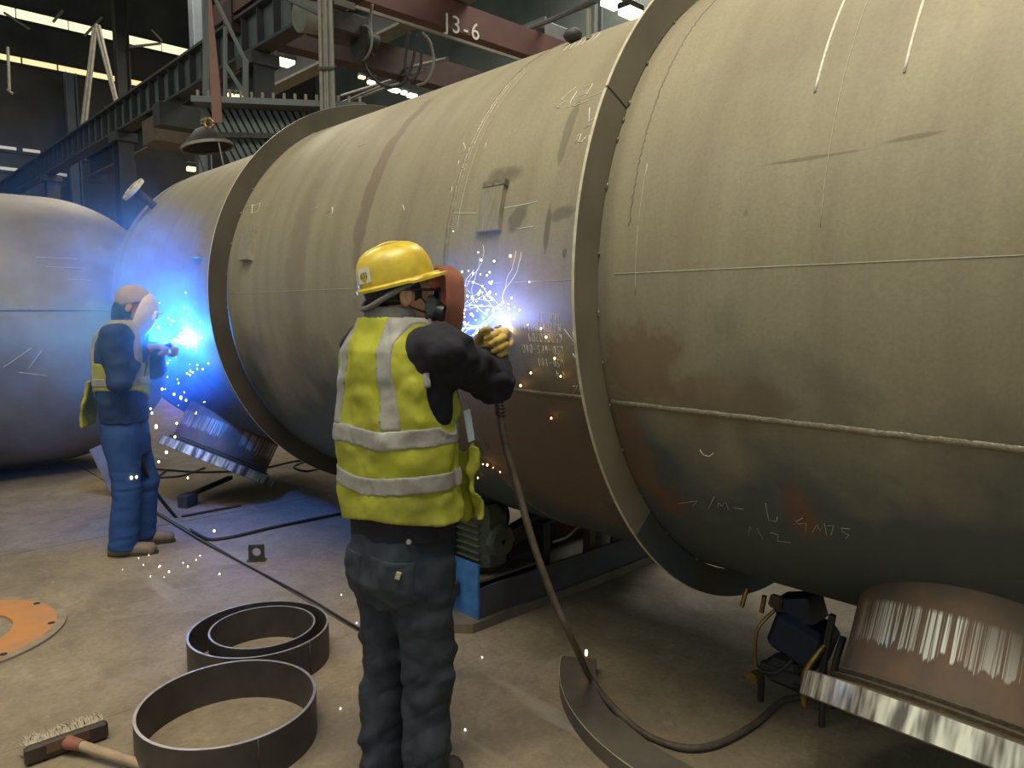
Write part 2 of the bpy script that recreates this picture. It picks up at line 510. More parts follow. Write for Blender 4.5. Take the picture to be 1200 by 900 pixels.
for s, arcs, tacks in ((S1, ((27.6, 205), (205.4, 318), (318.2, 387.2)), (57, 47, 36.5, 29, 26, 22.5, 14.5, 4.5, -5, -12.5, -20, -28, -37, -48, -60)),
                       (S2, ((-90, 90), (90.4, 270)), (60, 44, 33, 24, 15, 6, -4, -14))):
    for a0, a1 in arcs:
        rg = arc_plate('stiffening_ring', s, .013, R + .004, RO, a0, a1, RINGB if a1 == 318 else (RINGN if s == S1 else RINGM), 128, vessel)
        rim('ring_edge', s, .013, RO, a0, a1, 128, rg)
    for ph in tacks:
        ph += random.uniform(-.6, .6)
        p = math.radians(ph)
        blob(cp(s - .003, ph, R + .005), random.uniform(.006, .014), .0035, .0035, (math.sin(p), 0, math.cos(p)), (-math.cos(p), -.6, math.sin(p))).build('tack_weld', TACK, vessel, 180)
def bead_ring(s, w, h, a0, a1, wob=.0012, n=200):
    pts = [(R - .002, -w), (R + h, -w * .45), (R + h * 1.1, w * .3), (R - .002, w)]
    vs = []; fs = []
    for i in range(n + 1):
        t = a0 + (a1 - a0) * i / n; o = random.uniform(-wob, wob)
        for r, dz in pts: vs.append(cp(s + dz + o, t, r))
    for i in range(n):
        for q in range(3): fs.append((i * 4 + q, i * 4 + 4 + q, i * 4 + 5 + q, i * 4 + 1 + q))
    return MB().add(vs, fs)
bead_ring(2.305, .008, .0028, -90, 120).build('circumferential_weld', WELD, vessel, 180)
bead_ring(2.285, .004, .002, -90, 120).build('circumferential_weld', WELD, vessel, 180)
bead_ring(6.62, .010, .004, -90, 120).build('circumferential_weld', WELD, vessel, 180)
bead_ring(1.405, .003, .0016, 8, 60, .003).build('ground_weld_trace', mat('ground_trace', (.15, .12, .08), rough=.7), vessel, 180)
def bead_long(ph, s0, s1, w, h, n, wob=.0015):
    vs = []; fs = []
    for i in range(n + 1):
        s = s0 + (s1 - s0) * i / n; o = random.uniform(-wob, wob)
        for dz, r in ((-w, R - .002), (-w * .5, R + h), (w * .5, R + h * 1.05), (w, R - .002)):
            vs.append(cp(s, ph + math.degrees((dz + o) / R), r))
    for i in range(n):
        for q in range(3): fs.append((i * 4 + q, i * 4 + 1 + q, i * 4 + 5 + q, i * 4 + 4 + q))
    return MB().add(vs, fs)
bead_long(-18.97, -3.1, S1 - .01, .011, .006, 300).build('longitudinal_weld', WELD, vessel, 180)
bead_long(-18.7, S1 + .02, 2.28, .008, .004, 80).build('longitudinal_weld', WELD, vessel, 180)
# chalk: lines and writing drawn on the shell
INV = (Matrix.Translation(W(D, 0, 0)) @ Matrix.Rotation(TH, 4, 'Z')).inverted()
def chalk_px(polys, name='chalk_mark', r=.0014, m=CHALK):
    b = MB()
    for poly in polys:
        pts = []
        for i in range(len(poly) - 1):
            (x0, y0), (x1, y1) = poly[i], poly[i + 1]
            k = max(1, int(math.hypot(x1 - x0, y1 - y0) / 8))
            for q in range(k): pts.append((x0 + (x1 - x0) * q / k, y0 + (y1 - y0) * q / k))
        pts.append(poly[-1])
        b = MB(); b.tube([INV @ on_shell(x, y, .0006) for x, y in pts], r, 5)
        b.build(name, m, vessel, 180)
def chalk_sp(polys, name='chalk_line', r=.0011, m=CHALK):
    b = MB()
    for poly in polys:
        pts = []
        for i in range(len(poly) - 1):
            (s0, p0), (s1, p1) = poly[i], poly[i + 1]
            k = max(1, int(max(abs(p1 - p0) / 1.5, abs(s1 - s0) / .1)))
            for q in range(k): pts.append((s0 + (s1 - s0) * q / k, p0 + (p1 - p0) * q / k))
        pts.append(poly[-1])
        b.tube([cp(s, p, R + .0006) for s, p in pts], r, 5)
    return b.build(name, m, vessel, 180)
FAINT = mat('chalk_faint', (.50, .46, .35), (.36, .32, .24), scale=60, rough=.95)
chalk_sp([[(-3, 1.06), (1.45, 1.06)]], r=.0010, m=FAINT)
chalk_sp([[(1.6, .43), (4.38, .43)]], r=.0009, m=FAINT)
chalk_sp([[(.884, 45), (.882, 22.9)]], r=.0042); chalk_sp([[(.668, 40), (.669, 22.9)]], r=.0042)
chalk_sp([[(.815, 45), (.814, 5.5)]], r=.0013, m=FAINT); chalk_sp([[(1.372, 17), (1.37, -2)]], r=.0012, m=FAINT)
chalk_sp([[(2.25, 48), (2.245, 10)]], r=.0013, m=FAINT)
chalk_px([[(675, 102), (658, 116), (662, 119), (652, 126), (657, 126)], [(676, 107), (668, 120), (670, 124), (661, 126)], [(684, 103), (695, 98), (683, 117)], [(676, 114), (688, 109)], [(690, 114), (707, 107)], [(670, 125), (689, 118)]])
chalk_px([[(691, 126), (690, 143), (700, 136)], [(685, 150), (694, 145)]]); chalk_px([[(674, 168), (678, 158), (681, 157), (678, 166), (682, 166), (687, 160)], [(689, 165), (691, 158)]])
chalk_px([[(575, 247), (590, 244), (612, 240), (630, 236)], [(562, 250), (530, 250)], [(606, 268), (625, 265)]], r=.0011)
chalk_px([[(795, 590), (817, 587), (811, 594)]], r=.0011, m=FAINT); chalk_px([[(837, 582), (830, 597)], [(841, 595), (842, 589), (846, 593), (850, 588), (854, 598)], [(860, 595), (872, 597)]], r=.0011, m=FAINT)
chalk_px([[(897, 590), (901, 610), (910, 611), (911, 606)]], r=.0011, m=FAINT); chalk_px([[(877, 628), (879, 617), (884, 627), (887, 619), (894, 632)]], r=.0011, m=FAINT)
chalk_px([[(903, 624), (912, 627), (911, 634), (927, 636)]], r=.0011, m=FAINT)
chalk_px([[(941, 607), (933, 611), (935, 614), (945, 613), (944, 624)], [(952, 624), (957, 615), (961, 622), (966, 613), (969, 628)], [(970, 616), (977, 616), (974, 627)], [(996, 620), (986, 619), (987, 623), (995, 627), (991, 631)]], r=.0011, m=FAINT)
chalk_px([[(820, 527), (824, 533), (831, 535), (836, 531)]], r=.0012); chalk_px([[(661, 386), (673, 401), (671, 389)], [(670, 405), (674, 400)], [(671, 414), (676, 422)]], r=.0012)
chalk_px([[(671, 453), (677, 452), (672, 461)], [(681, 451), (678, 458), (683, 459)]], r=.0012)
chalk_px([[(287, 245), (305, 238), (303, 247), (295, 250), (296, 240)], [(289, 242), (300, 240)]], r=.0016); chalk_px([[(383, 250), (390, 243), (389, 251)]], r=.0022)
chalk_px([[(543, 167), (546, 175), (541, 180)], [(538, 188), (536, 195)], [(566, 170), (570, 167), (567, 176)], [(525, 222), (530, 219), (528, 228)]], r=.0012)
chalk_px([[(660 + i * 7, 60 - i * 2.6), (668 + i * 7, 52 - i * 2.6)] for i in range(6)], r=.0016)
chalk_px([[(365, 246), (372, 243)], [(468, 250), (472, 240), (474, 247)], [(420, 172), (427, 168)]], r=.0014)
GL = {'0': [[(.1, 0), (.5, 0), (.6, .5), (.5, 1), (.1, 1), (0, .5), (.1, 0)]], '1': [[(.3, 0), (.3, 1), (.15, .8)]], '2': [[(0, .8), (.2, 1), (.5, .9), (.5, .65), (0, 0), (.6, 0)]],
      '3': [[(0, 1), (.5, .95), (.2, .55), (.5, .3), (.3, 0), (0, .1)]], '4': [[(.45, 0), (.45, 1), (0, .35), (.6, .35)]], '5': [[(.55, 1), (.1, 1), (.05, .6), (.4, .6), (.55, .3), (.35, 0), (0, .1)]],
      '7': [[(0, 1), (.6, 1), (.2, 0)]], '8': [[(.3, .5), (.05, .75), (.3, 1), (.5, .75), (.3, .5), (0, .25), (.3, 0), (.6, .25), (.3, .5)]], '9': [[(.5, .6), (.2, .5), (.05, .8), (.3, 1), (.5, .8), (.45, 0)]],
      'U': [[(0, 1), (.05, .2), (.3, 0), (.55, .2), (.6, 1)]], 'S': [[(.55, .9), (.2, 1), (.05, .75), (.5, .35), (.3, 0), (0, .1)]], 'D': [[(.05, 0), (.05, 1), (.5, .75), (.5, .25), (.05, 0)]],
      'P': [[(.05, 0), (.05, 1), (.5, .85), (.45, .5), (.05, .45)]], 'W': [[(0, 1), (.15, 0), (.3, .7), (.45, 0), (.6, 1)]], 'K': [[(.05, 0), (.05, 1)], [(.5, 1), (.05, .45), (.55, 0)]],
      'M': [[(0, 0), (.1, 1), (.3, .4), (.5, 1), (.6, 0)]], 'J': [[(.1, 1), (.55, 1)], [(.4, 1), (.4, .1), (.15, 0), (0, .2)]], 'N': [[(.05, 0), (.05, 1), (.5, 0), (.5, 1)]],
      'H': [[(.05, 0), (.05, 1)], [(.5, 0), (.5, 1)], [(.05, .5), (.5, .5)]], 'L': [[(.05, 1), (.05, 0), (.5, 0)]], '-': [[(.1, .5), (.5, .5)]], ' ': []}
for text, ph in (('44', -15.2), ('USD-181', -13.2), ('USD-WPS-010', -11.0), ('K52050209', -9.0), ('MJ2010M01H', -7.3), ('3NH-37', -5.6)):
    polys = []
    s = 1.683 if ph > -12 else 1.69
    for ch in text:
        for st in GL[ch]:
            polys.append([(s + x * .019, ph + .8 - y * 1.35) for x, y in st])
        s += .0185 if ch != '4' else .03
    chalk_sp(polys, 'chalk_writing', .00085)
# pads welded on the shell
def pad(s0, s1, p0, p1, t, tilt=0.0):
    k = 6; vs = []; fs = []
    for r in (R - .002, R + t):
        for i in range(k + 1):
            ph = p0 + (p1 - p0) * i / k
            for s in (s0, s1): vs.append(cp(s + tilt * (ph - p0), ph, r))
    n = 2 * (k + 1)
    for i in range(k):
        q = 2 * i
        fs += [(n + q, n + q + 1, n + q + 3, n + q + 2), (q, q + 2, q + 3, q + 1), (q, n + q, n + q + 2, q + 2), (q + 1, q + 3, n + q + 3, n + q + 1)]
    fs += [(0, 1, n + 1, n), (2 * k, n + 2 * k, n + 2 * k + 1, 2 * k + 1)]
    return MB().add(vs, fs)
PADM = mat('pad_plate', (.33, .29, .20), (.24, .21, .15), scale=18, rough=.5, metal=.3, stretch=(1, 8, 1))
pd = pad(1.985, 2.112, 9.5, 18.3, .020, .0012).build('lug_pad', PADM, vessel)
pad(1.988, 2.11, 17.4, 18.4, .0225, .0012).build('pad_weld', WELD, pd)
pad(4.075, 4.20, 9.2, 18.6, .034, .0018).build('lug_pad', PADM, vessel)
pad(4.84, 4.97, 11.8, 20.1, .034, .002).build('lug_pad', PADM, vessel)
# small raised nozzle near the far end
NP = cp(6.49, 39.5)
nd = Vector((-math.cos(math.radians(38)), 0, math.sin(math.radians(38))))
M = axis_matrix(NP - nd * .02, nd, (0, 1, 0))
pn = MB().lathe([(.032, 0), (.032, .20)], 20, M).build('nozzle_pipe', RINGM, vessel, 60)
MB().lathe([(.03, .20), (.11, .20), (.11, .225), (.075, .225), (.075, .235), (.02, .235)], 28, M).build('nozzle_flange', EDGE, pn, 30)
MB().lathe([(.032, .012), (.05, .018), (.05, .0), (.02, .0)], 20, M).build('nozzle_weld', WELD, pn, 60)
# manholes near the underside
def neck_mat():
    m = bpy.data.materials.new('manhole_neck_steel'); t = NT(m)
    uv = t.coord('UV'); U, V, _ = t.xyz(uv)
    n1 = t.noise(t.coord(), 9, 5)
    c = t.mix(t.ramp(n1, .35, .65), (.17, .095, .055), (.10, .075, .055))
    band = t.m('MULTIPLY', t.ramp(V, .47, .50), t.ramp(t.m('ADD', V, t.ramp(t.noise(t.mapping(uv, (120, .5, 1)), 1, 2), .3, .7, -.035, .035)), .73, .715))
    pres = t.ramp(t.noise(t.mapping(uv, (5, .2, 1), (1.7, 0, 0)), 1, 2), .46, .56)
    strk = t.ramp(t.noise(t.mapping(uv, (420, .8, 1)), 1, 2, .6), .46, .56)
    f = t.m('MULTIPLY', t.m('MULTIPLY', band, pres), strk)
    c = t.mix(f, c, (.80, .78, .68))
    t.out(c, t.ramp(f, 0, 1, .6, .35), t.ramp(f, 0, 1, .15, .6))
    return m
def machined_mat():
    m = bpy.data.materials.new('machined_flange_edge'); t = NT(m)
    uv = t.coord('UV')
    st = t.noise(t.mapping(uv, (46, .15, 1)), 1, 3, .7)
    c = t.mix(t.ramp(st, .42, .58), (.92, .87, .70), (.16, .14, .11))  # light and dark stripes painted in as reflections on the shiny rim
    t.out(c, .30, .55)
    return m
NECK = neck_mat(); MACH = machined_mat()
GREY = mat('forged_steel', (.27, .23, .16), (.15, .125, .09), scale=6, rough=.45, metal=.5)
def lathe_uv(mb, prof, n, M, name, m, parent, sm=30):
    b = MB().lathe(prof, n, M)
    me = b.mesh(name, sm)
    uvl = me.uv_layers.new(name='UVMap'); k = len(prof)
    zs = [p[1] for p in prof]; z0, z1 = min(zs), max(zs)
    uvs = []
    for i in range(n):
        for q in range(k - 1):
            va = (zs[q] - z0) / max(z1 - z0, 1e-6); vb = (zs[q + 1] - z0) / max(z1 - z0, 1e-6)
            uvs += [(i / n, va), ((i + 1) / n, va), ((i + 1) / n, vb), (i / n, vb)]
    uvl.data.foreach_set('uv', [x for p in uvs for x in p])
    return link(name, me, m, parent)
def manhole(s, ph, label):
    p = math.radians(ph); rd = Vector((-math.cos(p), 0, math.sin(p)))
    M = axis_matrix(Vector((0, s, HC)), rd, (0, 1, 0))
    dF, tF, rf, rn = 1.532, .074, .480, .385
    nk = lathe_uv(None, [(rn, dF - tF), (rn, .98)], 96, M, 'manhole_neck', NECK, vessel, 60)
    nk['label'] = label
    MB().lathe([(rn - .03, .98), (rn - .03, dF)], 64, M).build('neck_bore', GREY, nk, 60)
    fl = MB().lathe([(rn - .03, dF - tF), (rf - .004, dF - tF), (rf - .001, dF - tF + .003)], 128, M)
    fl.lathe([(rf - .001, dF - .003), (rf - .004, dF), (rn - .03, dF)], 128, M)
    f = fl.build('manhole_flange', GREY, nk, 30)
    lathe_uv(None, [(rf, dF - tF + .003), (rf, dF - .003)], 128, M, 'flange_rim', MACH, f, 60)
    wd = MB()
    for k in range(3):
        q = k / 2; wd.lathe([(rn + .002 + .036 * (1 - q) , dF - tF - .001 - .036 * q - .004), (rn + .010 + .036 * (1 - q), dF - tF - .002 - .036 * q), (rn + .001 + .036 * (1 - q), dF - tF + .008 - .036 * q)], 96, M)
    wd.build('neck_weld', WELD, nk, 60)
manhole(.505, -61, 'manhole neck with ground bright streaks near the camera')
manhole(5.90, -61, 'far manhole neck under the vessel beside the blue clad welder')

# ================================================================== THE SECOND VESSEL
R2, SV2, HV2, U2 = 1.26, 8.27, 1.325, 1.60
v2 = thing('storage_vessel', 'second steel vessel with domed end lying behind the blue clad welder', 'vessel', W(U2, SV2, 0), TH)
AX2 = Matrix(((0, 0, 1, 0), (0, 1, 0, 0), (1, 0, 0, HV2), (0, 0, 0, 1)))
SHELL2 = mat('vessel_plate', (.25, .215, .145), (.17, .145, .10), scale=2.2, rough=.52, metal=.25, bump=.06, bscale=90)
MB().lathe([(R2, -6.5), (R2, 0)], 160, AX2).build('shell', SHELL2, v2, 60)
MB().lathe([(max(R2 * math.cos(t), 1e-4), 1.17 * math.sin(t)) for t in np.linspace(0, math.pi / 2, 28)], 160, AX2).build('dished_head', SHELL2, v2, 60)
MB().lathe([(max(R2 * math.cos(t), 1e-4), -6.5 - .6 * math.sin(t)) for t in np.linspace(0, math.pi / 2, 14)], 96, AX2).build('dished_head', SHELL2, v2, 60)
def v2p(x, phd, r=R2 + .002):
    return Vector((x, -r * math.cos(math.radians(phd)), HV2 + r * math.sin(math.radians(phd))))
def head_r(x): return R2 * math.sqrt(max(0, 1 - (x / 1.17) ** 2)) if x > 0 else R2
MB().tube([v2p(x, 9.0, head_r(x) + .002) for x in np.linspace(-4, .8, 60)], .010, 6).build('longitudinal_weld', WELD, v2, 180)
for x0, x1, ph in ((-.25, .05, 30), (-.2, .1, 26), (-.05, .12, 21)):
    MB().tube([v2p(x, ph, head_r(x) + .002) for x in np.linspace(x0, x1, 8)], .004, 5).build('chalk_mark', FAINT, v2, 180)
for x0, q0, x1, q1 in ((-.55, -12, -.35, -5), (-.38, -13, -.28, -6), (-.45, -14, -.25, -16)):
    MB().tube([v2p(x0 + (x1 - x0) * k / 6, q0 + (q1 - q0) * k / 6) for k in range(7)], .004, 5).build('chalk_mark', FAINT, v2, 180)
M = axis_matrix(v2p(.12, -13, R2 - .01), (0, -1, -.2))
MB().lathe([(.012, 0), (.03, 0), (.03, .02), (.012, .02)], 16, M).build('coupling', GREY, v2, 40)
for x in (-.9, -4.5):
    poly = [(-1.0, 0), (1.0, 0), (1.0, .18)] + [((R2 + .004) * math.sin(t), HV2 - (R2 + .004) * math.cos(t)) for t in np.linspace(.75, -.75, 18)] + [(-1.0, .18)]
    MB().prism(poly, -.12, .12, Matrix(((0, 0, 1, x), (1, 0, 0, 0), (0, 1, 0, 0), (0, 0, 0, 1)))).build('saddle', RINGM, v2)

# ================================================================== MACHINES AND LOOSE THINGS ON THE FLOOR
BLUE = mat('blue_paint', (.05, .17, .42), (.035, .11, .30), scale=14, rough=.45)
NAVY = mat('navy_paint', (.012, .02, .055), (.008, .012, .03), scale=14, rough=.5)
DKST = mat('dark_steel', (.055, .05, .045), (.03, .028, .026), scale=10, rough=.6, metal=.3)
OLIVE = mat('motor_green', (.085, .09, .055), (.055, .058, .038), scale=12, rough=.55)
RUST = mat('rusty_steel', (.13, .065, .035), (.07, .045, .03), scale=8, rough=.75)
BASEM = mat('base_plate', (.17, .13, .085), (.10, .085, .065), scale=5, rough=.6)
RUBB = mat('black_rubber', (.022, .02, .018), (.014, .013, .012), scale=20, rough=.6)
HOSEB = mat('brown_hose', (.10, .075, .05), (.06, .045, .032), scale=30, rough=.65)
BRASS = mat('brass', (.45, .28, .08), (.28, .17, .06), scale=30, rough=.35, metal=.8)

# turning roll under the vessel (local x = across, y = along)
tr = thing('turning_roll', 'motor driven turning roll with blue end plate under the vessel', 'machine', W(2.05, 2.55, 0), TH)
MB().prism([(0, .10), (.10, 0), (1.90, 0), (1.90, .60), (0, .60)], 0, .045).build('base_plate', BASEM, tr)
MB().box((.155, .27, .18), (.012, .50, .27)).build('end_plate', BLUE, tr)
MB().box((.12, .17, .17), (.05, .05, .08), None, .01).build('switch_box', DKST, tr)
MB().box((.95, .03, .12), (1.58, .014, .15)).build('side_channel', mat('faded_blue_steel', (.06, .065, .085), (.05, .04, .035), scale=5, rough=.6), tr)
MB().box((.95, .55, .12), (1.58, .014, .15)).build('side_channel', MATS['faded_blue_steel'], tr)
MB().box((.38, .25, .205), (.42, .36, .012)).build('motor_shelf', BASEM, tr)
mot = MB().box((.33, .20, .385), (.20, .25, .34), None, .045).build('motor', OLIVE, tr)
for k in range(8):
    MB().box((.228, .20, .265 + k * .034), (.022, .20, .013), None, .004).build('cooling_fin', OLIVE, mot)
M = axis_matrix((.33, .075, .385), (0, -1, 0))
MB().lathe([(.085, 0), (.085, .03), (.07, .04), (.012, .04)], 8, M).build('fan_cover', OLIVE, mot, 30)
MB().box((.33, .20, .57), (.09, .10, .06), None, .01).build('terminal_box', DKST, mot)
wc = Vector((D - (R + .18) * math.sin(math.radians(36)) - 2.05, .42, HC - (R + .18) * math.cos(math.radians(36))))
for sx, nm in ((1, 'drive_wheel'), (-1, 'idle_wheel')):
    c = Vector((wc.x if sx == 1 else 2 * (D - 2.05) - wc.x, .42, wc.z))
    Mw = axis_matrix(c - Vector((0, .10, 0)), (0, 1, 0))
    wh = MB().lathe([(.03, .01), (.12, .01), (.12, 0), (.17, 0), (.178, .01), (.178, .19), (.17, .2), (.12, .2), (.12, .19), (.03, .19)], 40, Mw).build('drive_wheel' if sx == 1 else 'idle_wheel', NAVY, tr, 35)
    MB().cyl(c - Vector((0, .16, 0)), c + Vector((0, .16, 0)), .032, 16).build('axle', DKST, wh, 40)
    for yy in (-.14, .14):
        MB().prism([(c.x - .13, .045), (c.x + .13, .045), (c.x + .06, c.z + .04), (c.x - .06, c.z + .04)], yy - .012, yy + .012, Matrix(((1, 0, 0, 0), (0, 0, 1, .42), (0, 1, 0, 0), (0, 0, 0, 1)))).build('bearing_bracket', DKST, tr)
MB().box((.62, .30, .16), (.20, .26, .20), None, .03).build('gearbox', DKST, tr)
MB().bar((.50, .18, .34), (1.10, .30, .42), .06, .09).build('link_arm', DKST, tr)
MB().bar((.74, .16, .05), (.74, .16, .38), .05, .05).build('post', DKST, tr)
MB().bar((1.05, .10, .05), (1.05, .10, .46), .05, .05).build('post', RUST, tr)
MB().bar((.95, .22, .30), (1.55, .30, .30), .08, .10).build('cross_beam', RUST, tr)
MB().box((1.45, .06, .20), (.5, .02, .3)).build('guard_plate', mat('teal_paint', (.035, .075, .09), (.09, .045, .03), scale=7, rough=.6), tr)
M = axis_matrix((.52, .36, .40), (0, -1, 0))
MB().lathe([(.11, 0), (.11, .05), (.10, .06), (.01, .06)], 28, M).build('chain_guard', NAVY, tr, 35)
MB().tube(smooth_path([(.70, .05, .30), (.80, .04, .31), (.90, .05, .34), (.98, .05, .335)], 6), .006, 6).build('loose_wire', mat('pale_wire', (.55, .45, .3)), tr, 180)
# idler roll further back
ir = thing('idler_roll', 'idler roll stand under the vessel behind the man in the yellow vest', 'machine', W(2.25, 3.22, 0), TH)
MB().box((.75, .2, .03), (1.5, .40, .06)).build('base_plate', BASEM, ir)
for cx in (D - 2.25 - .809, D - 2.25 + .809):
    c = Vector((cx, .2, wc.z)); Mw = axis_matrix(c - Vector((0, .08, 0)), (0, 1, 0))
    MB().lathe([(.03, 0), (.17, 0), (.178, .01), (.178, .15), (.17, .16), (.03, .16)], 32, Mw).build('idle_wheel', NAVY, ir, 35)
    for yy in (-.11, .11):
        MB().prism([(c.x - .12, .06), (c.x + .12, .06), (c.x + .05, c.z + .04), (c.x - .05, c.z + .04)], yy - .01, yy + .01, Matrix(((1, 0, 0, 0), (0, 0, 1, .2), (0, 1, 0, 0), (0, 0, 0, 1)))).build('bearing_bracket', DKST, ir)

# rolled steel hoops
HOOP = mat('hoop_steel', (.085, .072, .062), (.05, .044, .042), scale=6, rough=.5, metal=.45)
HEDGE = mat('hoop_edge', (.42, .40, .42), (.30, .28, .28), scale=25, rough=.4, metal=.5)
def hoop(x, y, r, h, t, label, seam):
    o = thing('steel_hoop', label, 'hoop', (x, y, 0), 0, 'rolled steel hoops on the floor')
    MB().lathe([(r, 0), (r, h), (r - t, h), (r - t, 0)], 96, None, 0, 2 * math.pi, True).build('band', HOOP, o, 30)
    MB().lathe([(r - .0005, h - .001), (r - .0005, h + .0012), (r - t + .0005, h + .0012), (r - t + .0005, h - .001)], 96, None, 0, 2 * math.pi, True).build('cut_edge', HEDGE, o, 30)
    p = Vector((r * math.cos(seam), r * math.sin(seam), 0))
    MB().tube([p + Vector((0, 0, .002)), p + Vector((0, 0, h - .002))], .003, 6).build('seam_weld', HOOP, o, 180)
hoop(-1.003, 2.468, .301, .15, .011, 'nearest steel hoop, lying in front of the nested pair', -.9)
hoop(-1.097, 3.066, .292, .15, .010, 'outer steel hoop of the nested pair behind the nearest hoop', -.5)
hoop(-1.088, 3.082, .222, .148, .009, 'smaller steel hoop nested inside a wider hoop', 2.0)

# orange round plate with a hole
ORG = mat('orange_primer_plate', (.52, .21, .055), (.40, .19, .08), scale=7, rough=.7, bump=.1)
RIMP = mat('plate_rim_steel', (.30, .24, .16), (.2, .15, .1), scale=12, rough=.6)
op = thing('round_plate', 'flat orange round steel plate with a centre hole on the floor', 'plate', (-2.63, 3.272, 0))
MB().lathe([(.26, 0), (.44, 0), (.44, .0115), (.26, .0115)], 90, None, 0, 2 * math.pi, True).build('disc', ORG, op, 30)
MB().lathe([(.44, 0), (.483, 0), (.483, .011), (.44, .011)], 90, None, 0, 2 * math.pi, True).build('bare_rim', RIMP, op, 30)
for k in range(8):
    t = -.42 + k * math.pi / 4
    MB().lathe([(.0001, .0118), (.016, .0118), (.016, .0125), (.0001, .0125)], 14, Matrix.Translation((.425 * math.cos(t), .425 * math.sin(t), 0))).build('bolt_hole', DARK, op)

# broom
WOODD = mat('dark_wood', (.05, .03, .022), (.03, .02, .016), scale=10, rough=.6, stretch=(1, 6, 1))
WOODL = mat('worn_wood_handle', (.42, .30, .19), (.28, .19, .12), scale=9, rough=.6, stretch=(1, 1, 6))
BRIS = mat('bristle', (.42, .36, .26), (.25, .20, .14), scale=30, rough=.9)
pa = on_z(28, 884, .045); pb = on_z(126, 850, .045)
br = thing('broom', 'push broom with pale bristles and wooden handle lying on the concrete', 'broom', ((pa + pb) / 2 - Vector((0, 0, .045))), math.atan2(pb.y - pa.y, pb.x - pa.x))
L = (pb - pa).length
MB().box((0, 0, .035), (L, .030, .062), None, .008).build('head_block', WOODD, br)
bm = MB()
for i in range(80):
    for j in range(6):
        x = -L / 2 + .008 + (L - .016) * i / 79 + random.uniform(-.003, .003); z = .010 + j * .0105
        bm.tube([(x, .012, z), (x + random.uniform(-.006, .006), .045, z + random.uniform(-.002, .006)), (x + random.uniform(-.014, .014), .072 + random.uniform(-.008, .01), max(.004, z + random.uniform(-.004, .014)))], [.0032, .0030, .0018], 4)
tag(bm.build('bristles', BRIS, br), kind='stuff')
hp = [Vector((0, -.012, .04)), Vector((.02, -.05, .042)), Vector((.30, -.62, .03)), Vector((.48, -1.0, .022))]
MB().tube(smooth_path(hp, 6), .016, 12).build('handle', WOODL, br, 40)
MB().tube([hp[0], Vector((.012, -.04, .042)), Vector((.03, -.07, .042))], [.024, .021, .0185], 12).build('socket', mat('red_brown_socket', (.30, .10, .06), (.2, .08, .05)), br, 40)
MB().box((0, -.017, .045), (.13, .004, .035)).build('socket_bracket', RUST, br)

# holed bracket plate standing on the floor
bk = thing('lug_bracket', 'small square steel bracket with round hole standing on the floor', 'bracket', on_z(301, 657), math.radians(8))
poly = []
sq = .046
for i in range(32):
    t = 2 * math.pi * i / 32
    c, s = math.cos(t), math.sin(t); q = max(abs(c), abs(s)); poly.append(((sq * c / q, sq * s / q), (.026 * c, .026 * s)))
vs = []; fs = []
for y in (-.007, .007):
    for o_, i_ in poly: vs += [(o_[0], y, .05 + o_[1] * 1.08), (i_[0], y, .055 + i_[1])]
n = 64
for i in range(32):
    a0, b0 = 2 * i, 2 * ((i + 1) % 32)
    fs += [(a0, b0, b0 + 1, a0 + 1), (n + a0, n + a0 + 1, n + b0 + 1, n + b0), (a0, n + a0, n + b0, b0), (a0 + 1, b0 + 1, n + b0 + 1, n + a0 + 1)]
MB().add(vs, fs).build('plate', DKST, bk)
MB().box((0, 0, .003), (.11, .05, .006)).build('foot', DKST, bk)

# curved floor plate (arc of a ring) with the cable lying along it
ap = thing('ring_segment', 'curved flat ring segment of thick steel plate on the floor beside the dangling hose', 'plate', (1.13, 2.795, 0))
PL = mat('floor_ring_plate', (.15, .125, .095), (.10, .085, .07), scale=4, rough=.5, metal=.3)
a0, a1 = math.radians(168), math.radians(238)
MB().lathe([(.79, 0), (.94, 0), (.94, .058), (.79, .058)], 60, None, a0, a1, True).build('plate', PL, ap, 30)
MB().lathe([(.9385, .057), (.9405, .057), (.9405, .0595), (.9385, .0595)], 60, None, a0, a1, True).build('bright_edge', EDGE, ap, 30)

# gas cutting set under the vessel
gs = thing('gas_cutting_set', 'dark cutting machine with brass valves and pipes beside the near manhole', 'machine', W(2.62, 1.18, 0), TH)
MB().box((0, 0, .30), (.16, .20, .16), Matrix.Rotation(.3, 3, 'X'), .02).build('body', NAVY, gs)
MB().box((-.05, .08, .42), (.06, .05, .05), Matrix.Rotation(.5, 3, 'Y'), .008).build('clamp_block', RUST, gs)
MB().bar((0, 0, .36), (0, .03, .45), .12, .14).build('upper_body', NAVY, gs)
MB().tube(smooth_path([(-.02, .10, .38), (-.06, .15, .30), (-.06, .16, .20), (-.06, .15, .12)], 6), .007, 8).build('gas_pipe', BRASS, gs, 180)
MB().tube(smooth_path([(-.06, .14, .13), (-.06, .07, .15), (-.02, .02, .21)], 6), .008, 8).build('gas_pipe', DKST, gs, 180)
MB().tube([(-.10, .15, .11), (-.05, .15, .115)], [.024, .024], 16).build('valve_wheel', BRASS, gs, 40)
MB().tube([(-.06, .15, .08), (-.05, .14, .14)], .014, 12).build('valve_body', RUST, gs, 40)
MB().tube(smooth_path([(-.10, -.06, .08), (-.11, -.06, .20), (-.09, -.09, .28), (-.04, -.12, .34)], 6), .012, 10).build('handle_tube', BRASS, gs, 180)
MB().tube(smooth_path([(-.06, -.15, .10), (-.07, -.15, .25), (-.03, -.16, .36)], 6), .012, 10).build('handle_tube', DKST, gs, 180)
MB().bar((-.06, -.09, .12), (-.06, -.13, .44), .02, .02).build('strut', DKST, gs)
MB().tube([(.02, .17, .40), (.02, .18, .33)], .010, 8).build('nozzle_tip', BRASS, gs, 40)
